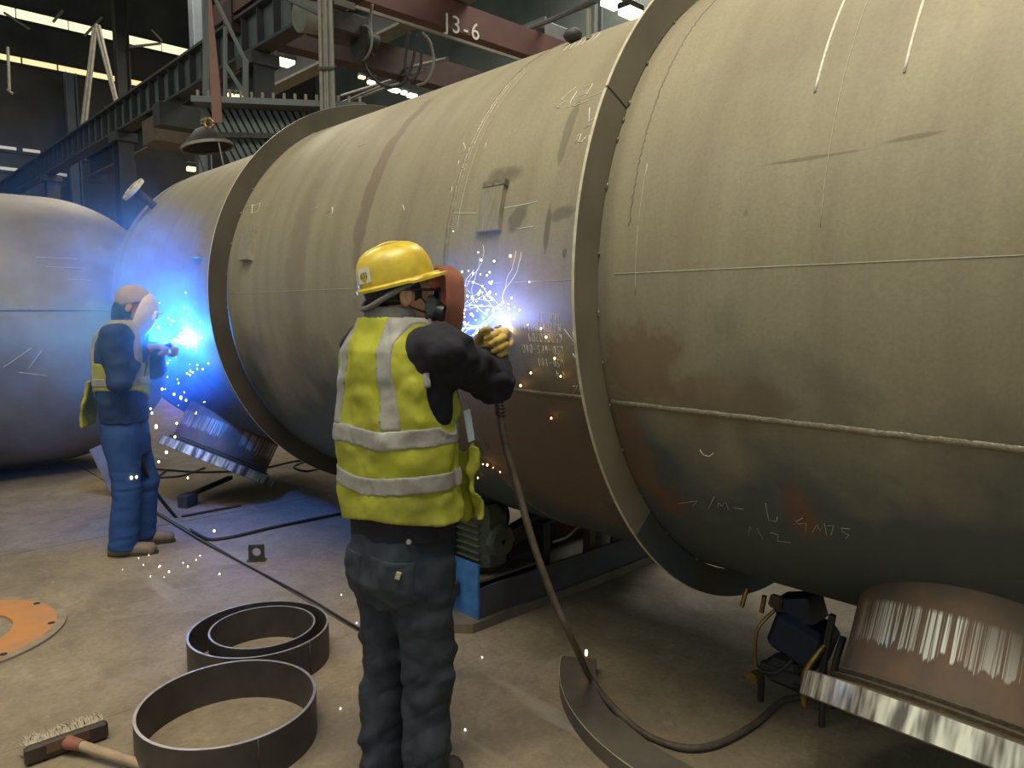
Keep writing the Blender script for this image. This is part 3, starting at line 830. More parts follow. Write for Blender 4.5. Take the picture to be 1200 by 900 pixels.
MB().tube([(.0, .235, .42), (-.01, .25, .34)], .010, 8).build('nozzle_tip', BRASS, gs, 40)
MB().box((.0, .06, .14), (.10, .14, .10), None, .02).build('regulator', DKST, gs)
for p in ((-.04, .14), (.06, -.06)):
    MB().cyl((p[0], p[1], 0), (p[0], p[1], .14), .012, 10).build('leg', DKST, gs, 40)
MB().cyl((-.04, -.10, 0), (-.04, -.10, .30), .012, 10).build('leg', DKST, gs, 40)
MB().bar((-.04, .14, .15), (-.04, -.12, .15), .03, .03).build('carriage_rail', DKST, gs)
def cable(name, label, pts, r, m, cat='cable', n=10):
    c = MB().tube(smooth_path(pts, n), r, 8).build(name, m, None, 180)
    return tag(c, label, cat)
# things lying around the far manhole
b1 = thing('steel_block', 'dark steel block with bar on the floor before the far manhole', 'block', W(2.0, 5.80, 0), TH + .5)
MB().box((0, 0, .05), (.13, .09, .10), None, .006).build('block', DKST, b1)
MB().bar((.05, .0, .085), (.62, .10, .085), .04, .03).build('bar', DKST, b1)
tag(MB().tube([on_z(213, 605, .012), on_z(282, 592, .012)], .009, 8).build('steel_rod', DKST, None, 40), 'thin dark rod lying on the floor near the far manhole', 'rod')
pp = thing('floor_panel', 'pale grey steel sheet leaning by the vessel end behind the blue clad welder', 'sheet', W(1.75, 6.55, 0), TH + .1)
MB().box((0, 0, .24), (.34, .012, .48), Matrix.Rotation(-.35, 3, 'Y')).build('sheet', mat('pale_sheet', (.30, .29, .28), (.22, .21, .2), rough=.5, metal=.3), pp)
g = lambda x, y, z=.010: on_z(x, y, z)
cable('power_cable', 'black cable sagging from the blue clad welder and trailing right across the floor', [at(172, 424, 4.58), at(164, 460, 4.52), at(164, 510, 4.50), at(173, 560, 4.62), g(205, 605), g(235, 628), g(262, 631), g(330, 616), g(420, 598), g(470, 590)], .012, RUBB)
cable('earth_cable', 'thin cable lying along the floor joint towards the steel hoops', [g(170, 594), g(200, 612), g(240, 636), g(300, 668), g(360, 700), g(415, 733), g(470, 762)], .0055, RUBB)
cable('air_hose', 'upper of two dark hoses on the floor behind the far manhole', [g(160, 548), g(200, 551), g(240, 553), g(300, 550), g(350, 540), g(380, 545), g(360, 552), g(345, 546), g(372, 538), g(402, 537)], .009, RUBB)
cable('air_hose', 'lower of two dark hoses on the floor, ending beneath the far manhole', [g(150, 561), g(180, 560), g(210, 558), g(226, 553), g(240, 548)], .009, RUBB)
cable('hanging_lead', 'dark lead hanging in a loop beside the far manhole neck', [W(1.80, 6.2, .70), W(1.74, 6.25, .55), W(1.70, 6.3, .30), W(1.72, 6.25, .06), g(195, 551, .012)], .008, RUBB)

# ================================================================== PEOPLE
def fabric(name, c1, c2, scale=10, rough=.85, weave=350, bump=.15):
    m = bpy.data.materials.new(name); t = NT(m); v = t.coord()
    c = t.mix(t.ramp(t.noise(v, scale, 5, .6), .35, .68), c1, c2)
    c = t.mix(t.ramp(t.noise(v, weave, 1), .3, .7, 0, .25), c, tuple(x * .6 for x in c1))
    t.out(c, rough, 0); t.bsdf.inputs['Specular IOR Level'].default_value = .25
    t.bump(t.noise(v, weave, 1), bump, .002)
    return m
SKIN = mat('skin', (.52, .28, .18), (.44, .22, .14), scale=14, rough=.5)
HAIR = mat('hair', (.012, .010, .009), (.02, .017, .015), scale=60, rough=.6)
JACK = fabric('navy_jacket_cloth', (.016, .015, .022), (.024, .022, .03))
JEAN = fabric('dark_denim', (.022, .027, .040), (.045, .050, .062), 11)
VEST = fabric('hi_vis_mesh', (.40, .40, .035), (.20, .19, .03), 6, .8, 260)
REFL = fabric('reflective_tape', (.34, .325, .29), (.21, .20, .19), 12, .45, 200, .08)
HELM = mat('yellow_helmet', (.64, .47, .035), (.48, .34, .035), scale=22, rough=.35)
GLOV = fabric('yellow_glove', (.62, .44, .12), (.45, .30, .08), 18)
GREYC = fabric('grey_collar_cloth', (.20, .19, .185), (.14, .135, .13), 20)
BLK = mat('black_plastic', (.012, .012, .013), (.02, .02, .02), rough=.35)
MASKG = fabric('dust_mask', (.20, .20, .19), (.12, .12, .12), 20)
LEATH = mat('boot_leather', (.05, .04, .032), (.03, .025, .02), scale=15, rough=.6)
WHITE = mat('white_plastic', (.75, .74, .72), (.65, .64, .62), rough=.5)

def hand_sdf(g, wrist, fwd, up, side, curl=1.1, scale=1.0, spread=.08, k=.007):
    """palm and five fingers; fwd along the palm, up = back of hand, side = towards the thumb"""
    f = np.array(fwd, float); f /= np.linalg.norm(f); s = np.array(side, float); s -= f * (s @ f); s /= np.linalg.norm(s)
    u = np.cross(f, s)
    if u @ np.array(up, float) < 0: u = -u
    w = np.array(wrist, float); S = scale
    F = cone(g, w - f * .02 * S, w + f * .03 * S, .027 * S, .030 * S)
    for i, (off, ln) in enumerate(((.030, .088), (.010, .094), (-.010, .088), (-.029, .078))):
        k0 = w + f * .035 * S + s * off * .6 * S; k1 = w + f * ln * S + s * off * S
        F = smin(F, cone(g, k0, k1, .016 * S, .0135 * S), .014 * S)
    for i, (off, ln, l1, l2, l3) in enumerate(((.030, .088, .040, .026, .021), (.010, .094, .044, .029, .022), (-.010, .088, .041, .027, .021), (-.029, .078, .033, .021, .019))):
        p = w + f * ln * S + s * off * S; ang = curl * .55; r = .0115
        for j, L_ in enumerate((l1, l2, l3)):
            d = f * math.cos(ang) - u * math.sin(ang) + s * (off * spread / .03) * .3
            q = p + d * L_ * S
            F = smin(F, cone(g, p, q, (r - .001 * j) * S, (r - .001 * (j + 1)) * S), .004 * S); p = q; ang += curl * (.95 if j == 0 else .7)
    p = w + f * .03 * S + s * .026 * S; ang = .7
    for L_, r0, r1 in ((.040, .0165, .013), (.032, .013, .0115), (.026, .0115, .0095)):
        d = f * math.cos(ang) * .9 + s * math.sin(ang) * .8 - u * (.25 + curl * .25)
        d /= np.linalg.norm(d); q = p + d * L_ * S
        F = smin(F, cone(g, p, q, r0 * S, r1 * S), .006 * S); p = q; ang -= .35
    return F

def yaw(v, a): return Vector((v[0] * math.cos(a) - v[1] * math.sin(a), v[0] * math.sin(a) + v[1] * math.cos(a), v[2]))

# ------------------------------------------------------------------ the man in the yellow vest
P1 = Vector((-.345, 2.245, 0)); A1 = math.radians(-42)
w1 = thing('person', 'person in yellow helmet, hi-vis vest and dark jeans welding the vessel', 'person', P1, A1)
def L1(p): return yaw(Vector(p) - P1, -A1)
sh = {1: Vector((.185, .0, 1.405)), -1: Vector((-.185, .0, 1.405))}
elR = L1((-.070, 2.375, 1.300)); wrR = L1((-.078, 2.520, 1.412))
elL = Vector((-.20, .22, 1.20)); wrL = Vector((.02, .30, 1.36))
torso_rows = [(.80, 0, 0, .182, .130), (.90, 0, 0, .185, .132), (1.05, 0, -.005, .178, .125), (1.20, 0, -.005, .188, .128), (1.32, 0, -.005, .192, .125), (1.40, 0, -.01, .175, .108), (1.45, 0, -.012, .12, .085), (1.50, 0, -.01, .075, .07)]
def torso(g, add=0.0):
    return loft(g, [(z, x, y, w + add, d + add) for z, x, y, w, d in torso_rows])
def folds(g, ax, ay, az, amp):
    return amp * (vnoise(g.X * ax + 3.1, g.Y * ay + 1.7, g.Z * az + .3) + .5 * vnoise(g.X * ax * 2.1, g.Y * ay * 2.1 + 9, g.Z * az * 2.1))
def crease(X, Y, Z, amp):
    return amp * (np.sqrt(np.abs(vnoise(X, Y, Z)) * 2 + 1e-4) - .6)
# jacket
g = Grid((-.34, -.22, .78), (.36, .60, 1.54), .0062)
F = torso(g, .0)
F = smin(F, ell(g, (0, -.012, 1.40), (.20, .10, .075)), .03)
F = smin(F, cone(g, sh[1], elR, .080, .070), .04); F = smin(F, cone(g, elR, wrR, .070, .054), .02)
F = smin(F, cone(g, sh[-1], elL, .074, .058), .04); F = smin(F, cone(g, elL, wrL, .058, .044), .02)
arm_w = np.clip((np.abs(g.X) - .14) / .08, 0, 1) + np.clip((g.Y - .14) / .06, 0, 1)
F = F + folds(g, 10, 10, 13, .020) * np.clip(arm_w, .10, 1.0) + .026 * vnoise(g.X * 16 + g.Z * 14, g.Y * 15, g.Z * 20 - g.X * 12) * np.clip(arm_w - .2, 0, 1) + folds(g, 32, 32, 28, .007) * np.clip(arm_w, .1, 1) - crease(g.X * 13 + g.Z * 9, g.Y * 12, g.Z * 15 - g.X * 8, .014) * np.clip(arm_w - .3, 0, 1)
F = smax(F, .815 + .05 * (g.X + .1) - g.Z + .01 * np.sin(g.X * 14), .006)
jk = sdf_part('jacket', g, F, JACK, w1, 'dark navy work jacket')
# collar, neck, head
HDY = math.radians(-22)
HM = Matrix.Rotation(HDY, 3, 'Z')
hc_ = Vector((-.004, .006, 1.568))
def hp_(x, y, z): return hc_ + HM @ Vector((x, y, z))
g = Grid((-.17, -.16, 1.30), (.17, .20, 1.72), .0036)
Mh = [list(r) for r in HM]
F = ell(g, hp_(0, -.006, .03), (.076, .097, .092), Mh)
F = smin(F, ell(g, hp_(0, .030, -.045), (.056, .064, .066), Mh), .03)
F = smin(F, cone(g, hp_(0, .062, -.085), hp_(0, .066, -.080), .022, .020), .02)
F = smin(F, cone(g, hp_(0, .088, .012), hp_(0, .108, -.022), .009, .013), .012)
F = smin(F, cone(g, hp_(-.022, .090, -.052), hp_(.022, .090, -.052), .008, .008), .01)
for sx in (-1, 1):
    F = smax(F, -ell(g, hp_(sx * .031, .098, .008), (.018, .014, .010), Mh), .008)
    F = smin(F, cone(g, hp_(sx * .030, .080, .022), hp_(sx * .045, .074, .020), .010, .009), .010)
    e = ell(g, hp_(sx * .080, -.004, -.006), (.010, .020, .032), Mh)
    e = smax(e, -ell(g, hp_(sx * .090, .001, -.004), (.008, .011, .020), Mh), .004)
    F = smin(F, e, .006)
    F = smin(F, ell(g, hp_(sx * .031, .086, .006), (.013, .012, .011), Mh), .003)
F = smin(F, cone(g, (-.012, -.030, 1.42), hp_(0, -.022, -.05), .060, .056), .03)
F = smin(F, ell(g, (0, -.012, 1.375), (.15, .085, .07)), .04)
body = sdf_part('body', g, F, SKIN, w1)
for sx in (-1, 1):
    MB().ball(hp_(sx * .031, .092, .007), .010, 12).build('eye', WHITE, body, 180)
g = Grid((-.12, -.14, 1.44), (.12, .14, 1.72), .0042)
F = ell(g, hp_(0, -.010, .026), (.082, .103, .094), Mh)
lx = (g.X - hc_.x) * math.cos(-HDY) - (g.Y - hc_.y) * math.sin(-HDY); ly = (g.X - hc_.x) * math.sin(-HDY) + (g.Y - hc_.y) * math.cos(-HDY); lz = g.Z - hc_.z
F = smax(F, np.minimum(ly - .055 + lz * .3, 1), .006)
F = smax(F, -.055 + ly * 1.0 - lz * 1.0 - .02, .006)
F = smax(F, -(lz + .075), .006)
F = smax(F, -ell(g, hp_(.085, .004, -.01), (.03, .030, .042), Mh), .004); F = smax(F, -ell(g, hp_(-.085, .004, -.01), (.03, .030, .042), Mh), .004)
F = F + .003 * vnoise(g.X * 160, g.Y * 160, g.Z * 40)
sdf_part('hair', g, F, HAIR, w1)
g = Grid((-.13, -.14, 1.42), (.13, .12, 1.57), .004)
q = np.sqrt(((g.X + .010) / .073) ** 2 + ((g.Y + .022) / .075) ** 2)
F = (np.abs(q - 1 - (g.Z - 1.49) * -1.2) - .09) * .07
F = smax(F, np.maximum(1.452 - g.Z, g.Z - 1.525 - .25 * g.Y * -1 * .3), .006)
sdf_part('collar', g, F + .003 * vnoise(g.X * 30, g.Y * 30, g.Z * 20), GREYC, w1, 'grey shirt collar')
# helmet: dome with ridge, brim and sticker
def helmet(parent, centre, yawa, tilt, m, sticker=True, lamp=False):
    M = Matrix.Translation(centre) @ Matrix.Rotation(yawa, 4, 'Z') @ Matrix.Rotation(tilt, 4, 'X')
    vs = []; fs = []; n = 56; rows = []
    prof = [(1.0, 0), (1.0, .12), (.985, .3), (.95, .48), (.88, .65), (.76, .80), (.58, .91), (.36, .975), (.15, .998), (.001, 1.0)]
    for sc in (1.0, .965):
        for r, z in prof:
            row = []
            for i in range(n):
                t = 2 * math.pi * i / n
                rr = r * sc; x = .099 * rr * math.cos(t); y = .119 * rr * math.sin(t)
                zz = .112 * z * (sc if z > .05 else 1)
                if abs(math.cos(t)) < .22 and sc == 1 and z > .3: zz += .004
                row.append(len(vs)); vs.append(M @ Vector((x, y, zz)))
            rows.append(row)
    k = len(prof)
    for a_, b_ in [(i, i + 1) for i in range(k - 1)]:
        for i in range(n):
            j = (i + 1) % n; fs.append((rows[a_][i], rows[a_][j], rows[b_][j], rows[b_][i]))
            fs.append((rows[k + a_][j], rows[k + a_][i], rows[k + b_][i], rows[k + b_][j]))
    for i in range(n):
        j = (i + 1) % n; fs.append((rows[0][j], rows[0][i], rows[k][i], rows[k][j]))
    h = MB().add(vs, fs).build('helmet', m, parent, 60)
    vs = []; fs = []
    for z, sgn in ((0.004, 1), (-.004, -1)):
        for ring in (0, 1, 2):
            for i in range(n):
                t = 2 * math.pi * i / n; s_ = max(0, math.sin(t))
                ext = (0, .006 + .030 * s_ ** 1.5, .012 + .052 * s_ ** 1.5)[ring]
                x = (.098 + min(ext, .014)) * math.cos(t); y = (.118 + ext * .85) * math.sin(t)
                vs.append(M @ Vector((x, y, z - (0, .003, .010)[ring] * (1 if s_ > 0 else .6))))
    for lay in (0, 1):
        for ring in (0, 1):
            for i in range(n):
                j = (i + 1) % n; b0 = lay * 3 * n + ring * n
                q = (b0 + i, b0 + j, b0 + n + j, b0 + n + i); fs.append(q if lay else q[::-1])
    for i in range(n):
        j = (i + 1) % n; fs.append((2 * n + i, 2 * n + j, 5 * n + j, 5 * n + i))
    MB().add(vs, fs).build('brim', m, h, 50)
    MB().tube([M @ Vector((0, .107 * math.cos(t) , .1145 * math.sin(t))) for t in np.linspace(.35, math.pi - .35, 22)], .0065, 8).build('ridge', m, h, 180)
    if sticker:
        c = []
        for dz in (.018, .062):
            for dt in (-.24, .24):
                t = -math.pi / 2 + dt + .42
                f_ = .985 if dz < .03 else .93
                c.append(M @ Vector((.1005 * f_ * math.cos(t), .1215 * f_ * math.sin(t), dz)))
        o_ = M.to_3x3() @ Vector((.001, -.002, 0))
        vs2 = [p for p in c] + [p + o_ for p in c]
        st = MB().add(vs2, [(0, 1, 3, 2), (4, 6, 7, 5), (0, 4, 5, 1), (2, 3, 7, 6), (0, 2, 6, 4), (1, 5, 7, 3)]).build('sticker', mat('sticker_paper', (.72, .68, .55), (.62, .58, .46)), h)
        ex = (c[1] - c[0]) * .1; ey = (c[2] - c[0]) * .1; o0 = c[0] + o_ * 1.4
        lines = []
        for gi, ch in enumerate('631'):
            for stq in {'6': [[(.5, 1), (.1, .5), (0, .2), (.25, 0), (.5, .2), (.35, .45), (.05, .35)]], '3': GL['3'], '1': GL['1']}[ch]:
                lines.append([o0 + ex * (2.0 + gi * 2.2 + x * 2.4) + ey * (3.2 + y * 3.8) for x, y in stq])
        for ln in lines: MB().tube(ln, .0009, 4).build('sticker_print', BLK, h)
    return h
helmet(w1, hp_(0, -.006, .040), HDY, math.radians(15), HELM)
MB().tube(smooth_path([hp_(.082, .02, .035), hp_(.086, -.05, .0), hp_(.05, -.098, -.035), hp_(0, -.110, -.045), hp_(-.05, -.098, -.035), hp_(-.086, -.05, .0)], 6), .009, 8).build('helmet_band', GREYC, w1, 180)
# glasses, dust mask and their straps
gl = MB().box(hp_(.033, .112, .004), (.052, .006, .036), HM, .002).build('glasses', BLK, w1)
MB().box(hp_(-.033, .112, .004), (.052, .006, .036), HM, .002).build('lens', BLK, gl)
MB().tube([hp_(.058, .112, .012), hp_(.076, .06, .014), hp_(.086, -.012, .012)], .0042, 8).build('temple', BLK, gl, 180)
MB().tube([hp_(-.058, .112, .012), hp_(-.076, .06, .014), hp_(-.086, -.012, .012)], .0042, 8).build('temple', BLK, gl, 180)
g = Grid((-.16, -.02, 1.44), (.18, .22, 1.64), .004)
F = ell(g, hp_(0, .082, -.040), (.052, .055, .046), Mh)
F = smin(F, cone(g, hp_(0, .118, -.045), hp_(0, .136, -.048), .024, .020), .012)
dm = sdf_part('dust_mask', g, F, MASKG, w1)
for sx in (-1, 1):
    M = axis_matrix(hp_(sx * .040, .118, -.055), HM @ Vector((sx * .5, .8, -.15)))
    MB().lathe([(.004, -.01), (.027, -.01), (.027, .012), (.020, .016), (.002, .016)], 20, M).build('filter', BLK, dm, 40)
    MB().tube([hp_(sx * .044, .072, -.028), hp_(sx * .078, .015, .020), hp_(sx * .084, -.03, .035)], .0026, 6).build('strap', BLK, dm, 180)
    MB().tube(smooth_path([hp_(sx * .046, .070, -.055), hp_(sx * .068, .02, -.040), hp_(sx * .074, -.03, -.02), hp_(sx * .05, -.085, -.01)], 6), .0026, 6).build('strap', BLK, dm, 180)
# vest with reflective tape
g = Grid((-.25, -.19, .84), (.26, .20, 1.50), .0056)
V0 = torso(g, .029); V0 = smin(V0, ell(g, (0, -.012, 1.40), (.195, .105, .080)), .03)
V0 = V0 + folds(g, 5, 5, 7, .016) + .020 * vnoise(g.X * 15 + g.Z * 3, g.Y * 15, g.Z * 3.5) + .011 * vnoise(g.X * 16 - g.Z * 11, g.Y * 12, g.Z * 22 + g.X * 7) + .003 * vnoise(g.X * 45, g.Y * 45, g.Z * 40) + crease(g.X * 9 + g.Z * 4, g.Y * 9, g.Z * 4 - g.X * 3 + 2, -.010)
hem = .885 + .05 * (g.X + .05) + .016 * np.sin(g.X * 11 + 1.0)
holes = np.minimum(ell(g, (.235, .035, 1.315), (.105, .105, .155)), ell(g, (-.245, .035, 1.315), (.10, .105, .155)))
cut = np.maximum.reduce([hem - g.Z, -holes, -(ell(g, (0, -.0, 1.50), (.083, .09, .075)))])
vest = sdf_part('vest', g, smax(V0, cut, .006), VEST, w1, 'yellow hi-vis vest with grey reflective tape')
def tape(cond, lab=None):
    return sdf_part('reflective_tape', g, np.maximum.reduce([V0 - .0035, cond, cut + .003, -(V0 + .02)]), REFL, vest)
zz = g.Z - .018 * g.X
tape(np.abs(zz - 1.150 + .006 * np.sin(g.X * 20)) - .028); tape(np.abs(zz - 1.012 + .006 * np.sin(g.X * 17 + 1)) - .027)
for sx in (-1, 1):
    tape(np.maximum(np.abs(g.X - sx * (.118 - .03 * np.clip((g.Z - 1.2) / .2, 0, 1))) - .026, 1.176 - g.Z))
for sx in (-1, 1): sdf_part('armhole_piping', g, np.maximum.reduce([V0 - .003, np.abs(holes) - .010, 1.30 - g.Z, -sx * g.X, g.Y]), REFL, vest)
# the open front of the vest hangs crumpled at his right side
g2 = Grid((.06, .06, .84), (.28, .30, 1.14), .005)
ww = vnoise(g2.X * 26, g2.Y * 6, g2.Z * 10) * .055 + vnoise(g2.X * 45, g2.Y * 9, g2.Z * 30) * .02
F = np.maximum.reduce([np.abs(g2.Y - .135 - ww) - .008, np.abs(g2.X - .150 - .03 * vnoise(g2.Z * 20, g2.Y * 9, g2.X * 9)) - .055, np.abs(g2.Z - .985 - .05 * vnoise(g2.X * 30, g2.Y * 20, g2.Z * 2)) - .115])
sdf_part('loose_front_flap', g2, F, VEST, vest)
MB().box((.180, .120, 1.17), (.004, .026, .10), Matrix.Rotation(.2, 3, 'X')).build('name_card', mat('card_blue', (.45, .55, .66), (.55, .62, .68)), vest)
MB().lathe([(.0001, .004), (.0075, .004), (.0085, 0)], 12, axis_matrix((.150, -.098, .852), (.8, -1, 0))).build('button', mat('pewter', (.45, .44, .43), rough=.35, metal=.7), jk, 40)
# jeans
g = Grid((-.24, -.22, -.0), (.25, .24, .88), .0062)
hips = loft(g, [(.62, 0, 0, .160, .125), (.70, 0, -.010, .172, .140), (.78, 0, -.008, .174, .135), (.86, 0, 0, .168, .122)])
F = hips
for sx in (-1, 1):
    hp0 = (sx * .088, -.004, .74); kn = (sx * .092, .022 if sx > 0 else .008, .42); an = (sx * .095, -.012 + (.01 if sx > 0 else -.005), .035)
    leg = smin(cone(g, hp0, kn, .105, .080), cone(g, kn, an, .080, .078), .03)
    leg = np.maximum(leg, .012 - g.Z)
    F = smin(F, leg, .022)
kz = np.exp(-((g.Z - .40) / .14) ** 2) + 1.1 * np.exp(-((g.Z - .10) / .08) ** 2) + .6 * np.exp(-((g.Z - .64) / .07) ** 2)
F = F + .030 * vnoise(g.X * 9 + g.Z * 8, g.Y * 8, g.Z * 19 - g.X * 13 + 3) * np.clip(kz, .3, 1.2) + .016 * vnoise(g.X * 22 - g.Z * 9, g.Y * 20, g.Z * 16 + g.X * 12) + .010 * vnoise(g.X * 9, g.Y * 9, g.Z * 5 + 7) - crease(g.X * 10 + g.Z * 7, g.Y * 9, g.Z * 17 - g.X * 12, .016) * np.clip(kz, .35, 1.2)
J0 = F
jeans = sdf_part('jeans', g, F, JEAN, w1, 'dark denim jeans')
px_ = np.maximum.reduce([np.abs(g.X - .092) - .068, np.abs(g.Z - .715 + .02 * g.X) - .076, (.664 - g.Z) - (.068 - np.abs(g.X - .092)) * .45, g.Y])
sdf_part('back_pocket', g, np.maximum.reduce([J0 - .005, px_, -(J0 + .02)]), JEAN, jeans)
px_ = np.maximum.reduce([np.abs(g.X + .085) - .062, np.abs(g.Z - .715) - .072, g.Y])
sdf_part('back_pocket', g, np.maximum.reduce([J0 - .005, px_, -(J0 + .02)]), JEAN, jeans)
MB().box((.136, -.128, .755), (.014, .010, .020), Matrix.Rotation(.6, 3, 'Z') @ Matrix.Rotation(.3, 3, 'Y')).build('pocket_tab', mat('pocket_thread', (.42, .38, .2), (.3, .27, .15)), jeans)
for sx in (-1, 1):
    g = Grid((-.16 if sx < 0 else .03, -.16, -.01), (-.03 if sx < 0 else .16, .22, .14), .005)
    F = smin(cone(g, (sx * .095, -.05, .045), (sx * .105, .105, .035), .047, .040), cone(g, (sx * .095, -.02, .05), (sx * .095, -.02, .12), .050, .050), .03)
    F = smax(F, .002 - g.Z, .006)
    sdf_part('boot', g, F, LEATH, w1)
# gloved hands
tdir = (Vector((-.024, 2.670, 1.450)) - Vector((-.078, 2.520, 1.412)))
wh1 = Vector(wrR) + (L1((-.060, 2.575, 1.428)) - Vector(wrR)) * .35
g = Grid(tuple(Vector(wrR) - Vector((.13, .13, .13))), tuple(Vector(wrR) + Vector((.14, .17, .13))), .0038)
fw = (L1((-.052, 2.60, 1.440)) - Vector(wrR)).normalized()
F = hand_sdf(g, wrR, fw, (.15, -.25, 1), (-.8, .4, .1), 1.35, 1.12)
F = smin(F, cone(g, Vector(wrR) - fw * .05, Vector(wrR) + fw * .01, .046, .038), .012)
sdf_part('glove', g, F, GLOV, w1, 'yellow work glove')
g = Grid(tuple(wrL - Vector((.13, .13, .13))), tuple(wrL + Vector((.14, .17, .14))), .004)
fl_ = Vector((.75, .35, .45)).normalized()
F = hand_sdf(g, wrL, fl_, (-.3, .9, .2), (-.2, -.2, .9), 1.4, 1.1)
F = smin(F, cone(g, wrL - fl_ * .05, wrL + fl_ * .01, .044, .036), .012)
sdf_part('glove', g, F, GLOV, w1, 'yellow work glove')

# hand held welding shield in his left hand
SHR = mat('shield_red_fibre', (.36, .13, .075), (.28, .095, .055), scale=8, rough=.55)
shc = at(516, 345, 2.352)
shl = thing('welding_hand_shield', 'red-brown hand held welding shield in front of the masked face', 'welding shield', shc, A1 + math.radians(-14))
def shield_mesh():
    vs = []; fs = []; rows = 12; cols = 14
    for lay in (0, 1):
        for i in range(rows + 1):
            v = i / rows; z = .085 - .205 * v
            w = .098 + .012 * math.sin(v * math.pi) - .022 * max(0, v - .6) / .4
            for j in range(cols + 1):
                u = -1 + 2 * j / cols
                d = .052 - .085 * max(0, abs(u) - .62) / .38 - (0.035 * max(0, .16 - v) / .16)
                d -= lay * .004
                vs.append((w * (u if abs(u) < .62 else math.copysign(.62 + (abs(u) - .62) * .95, u)), d, z))
    n = (rows + 1) * (cols + 1); q = lambda l, i, j: l * n + i * (cols + 1) + j
    for i in range(rows):
        for j in range(cols):
            fs.append((q(0, i, j), q(0, i + 1, j), q(0, i + 1, j + 1), q(0, i, j + 1)))
            fs.append((q(1, i, j), q(1, i, j + 1), q(1, i + 1, j + 1), q(1, i + 1, j)))
    for i in range(rows):
        fs.append((q(0, i, 0), q(1, i, 0), q(1, i + 1, 0), q(0, i + 1, 0))); fs.append((q(0, i, cols), q(0, i + 1, cols), q(1, i + 1, cols), q(1, i, cols)))
    for j in range(cols):
        fs.append((q(0, 0, j), q(0, 0, j + 1), q(1, 0, j + 1), q(1, 0, j))); fs.append((q(0, rows, j), q(1, rows, j), q(1, rows, j + 1), q(0, rows, j + 1)))
    return MB().add(vs, fs)
shield_mesh().build('shield_body', SHR, shl, 35)
MB().box((0, .060, .0), (.110, .014, .058), None, .004).build('lens_frame', WHITE, shl)
MB().box((0, .0685, .0), (.088, .004, .040)).build('lens', BLK, shl)
MB().tube([(0, .045, -.085), (-.005, .02, -.13), (-.01, -.01, -.19)], .013, 10).build('handle', BLK, shl, 180)

# welding torch of worker one and its hose
tip = Vector((-.034, 2.650, 1.447)); grip = Vector((-.058, 2.585, 1.425))
tor = thing('welding_torch', 'black welding torch gripped in the yellow glove, tip at the bright arc', 'torch', grip)
def TL(p): return Vector(p) - grip
MB().tube(smooth_path([TL((-.052, 2.56, 1.27)), TL((-.054, 2.575, 1.35)), TL(grip), TL((-.050, 2.605, 1.452))], 5), [.016] * 16, 12).build('grip', BLK, tor, 180)
MB().tube(smooth_path([TL((-.050, 2.605, 1.452)), TL((-.046, 2.622, 1.462)), TL((-.040, 2.638, 1.455))], 5), .008, 10).build('neck', BRASS, tor, 180)
MB().tube([TL((-.042, 2.634, 1.457)), TL(tip)], [.013, .010], 14).build('gas_nozzle', mat('nozzle_copper', (.6, .42, .28), (.4, .28, .2), rough=.35, metal=.7), tor, 40)
spr = []
for i in range(90):
    t = i / 89; c = TL((-.052 + .012 * t, 2.56 - .07 * t, 1.27 - .11 * t)); an = t * 2 * math.pi * 10
    spr.append(c + Vector((.0165 * math.cos(an), .0165 * math.sin(an), 0)))
MB().tube(spr, .003, 6).build('strain_spring', BLK, tor, 180)
cable('torch_hose', 'long brown torch hose hanging beside the jeans and curling over the floor', [(-.052, 2.56, 1.28), (-.040, 2.49, 1.16), at(592, 520, 2.45), at(606, 570, 2.43), at(626, 640, 2.40), at(650, 705, 2.40), at(672, 752, 2.44), on_z(692, 795, .075), on_z(722, 832, .072), on_z(757, 861, .015), on_z(800, 876, .015), on_z(840, 872, .015), on_z(885, 848, .015), on_z(915, 822, .015), W(2.70, 1.20, .03), W(2.60, 1.26, .10)], .0125, HOSEB, 'hose')

# ------------------------------------------------------------------ the man in blue
P2 = Vector((-2.42, 4.56, 0)); A2 = math.radians(-78)
w2 = thing('person', 'person in blue work clothes and welding hood standing at the blue arc', 'person', P2, A2)
def L2(p): return yaw(Vector(p) - P2, -A2)
JK2 = fabric('blue_work_jacket', (.022, .04, .11), (.03, .055, .14), 8)
TR2 = fabric('blue_work_trousers', (.022, .060, .20), (.030, .078, .24), 7)
HOOD = mat('pale_hood', (.66, .58, .56), (.55, .47, .46), scale=12, rough=.6)
CAPC = fabric('pink_grey_cap', (.42, .33, .31), (.30, .24, .24), 14)
t2 = [(.80, 0, -.01, .172, .130), (.95, 0, -.015, .175, .130), (1.10, 0, -.02, .170, .130), (1.25, 0, -.015, .185, .135), (1.36, 0, .0, .185, .12), (1.42, 0, .02, .13, .095), (1.47, 0, .035, .075, .07)]
aw = L2(W(1.80, 5.158, 1.31)); hR = L2(at(166, 410, 4.62)); hL = hR + Vector((-.14, .05, .0))
sR = Vector((.19, .0, 1.365)); sL = Vector((-.19, .02, 1.365)); eR = Vector((.245, .04, 1.10)); eL = Vector((-.235, .12, 1.13))
g = Grid((-.36, -.24, .80), (.36, .52, 1.52), .008)
def tor2(g, add=0.0): return loft(g, [(z, x, y, w + add, d + add) for z, x, y, w, d in t2])
F = smin(tor2(g, .004), ell(g, (0, .012, 1.365), (.20, .105, .075)), .03)
for s_, e_, h_ in ((sR, eR, hR), (sL, eL, hL)):
    F = smin(F, cone(g, s_, e_, .076, .064), .04); F = smin(F, cone(g, e_, h_, .064, .045), .02)
F = F + folds(g, 8, 8, 13, .014) + folds(g, 22, 22, 18, .006)
F = np.maximum(F, .83 - g.Z)
sdf_part('jacket', g, F, JK2, w2, 'blue work jacket')
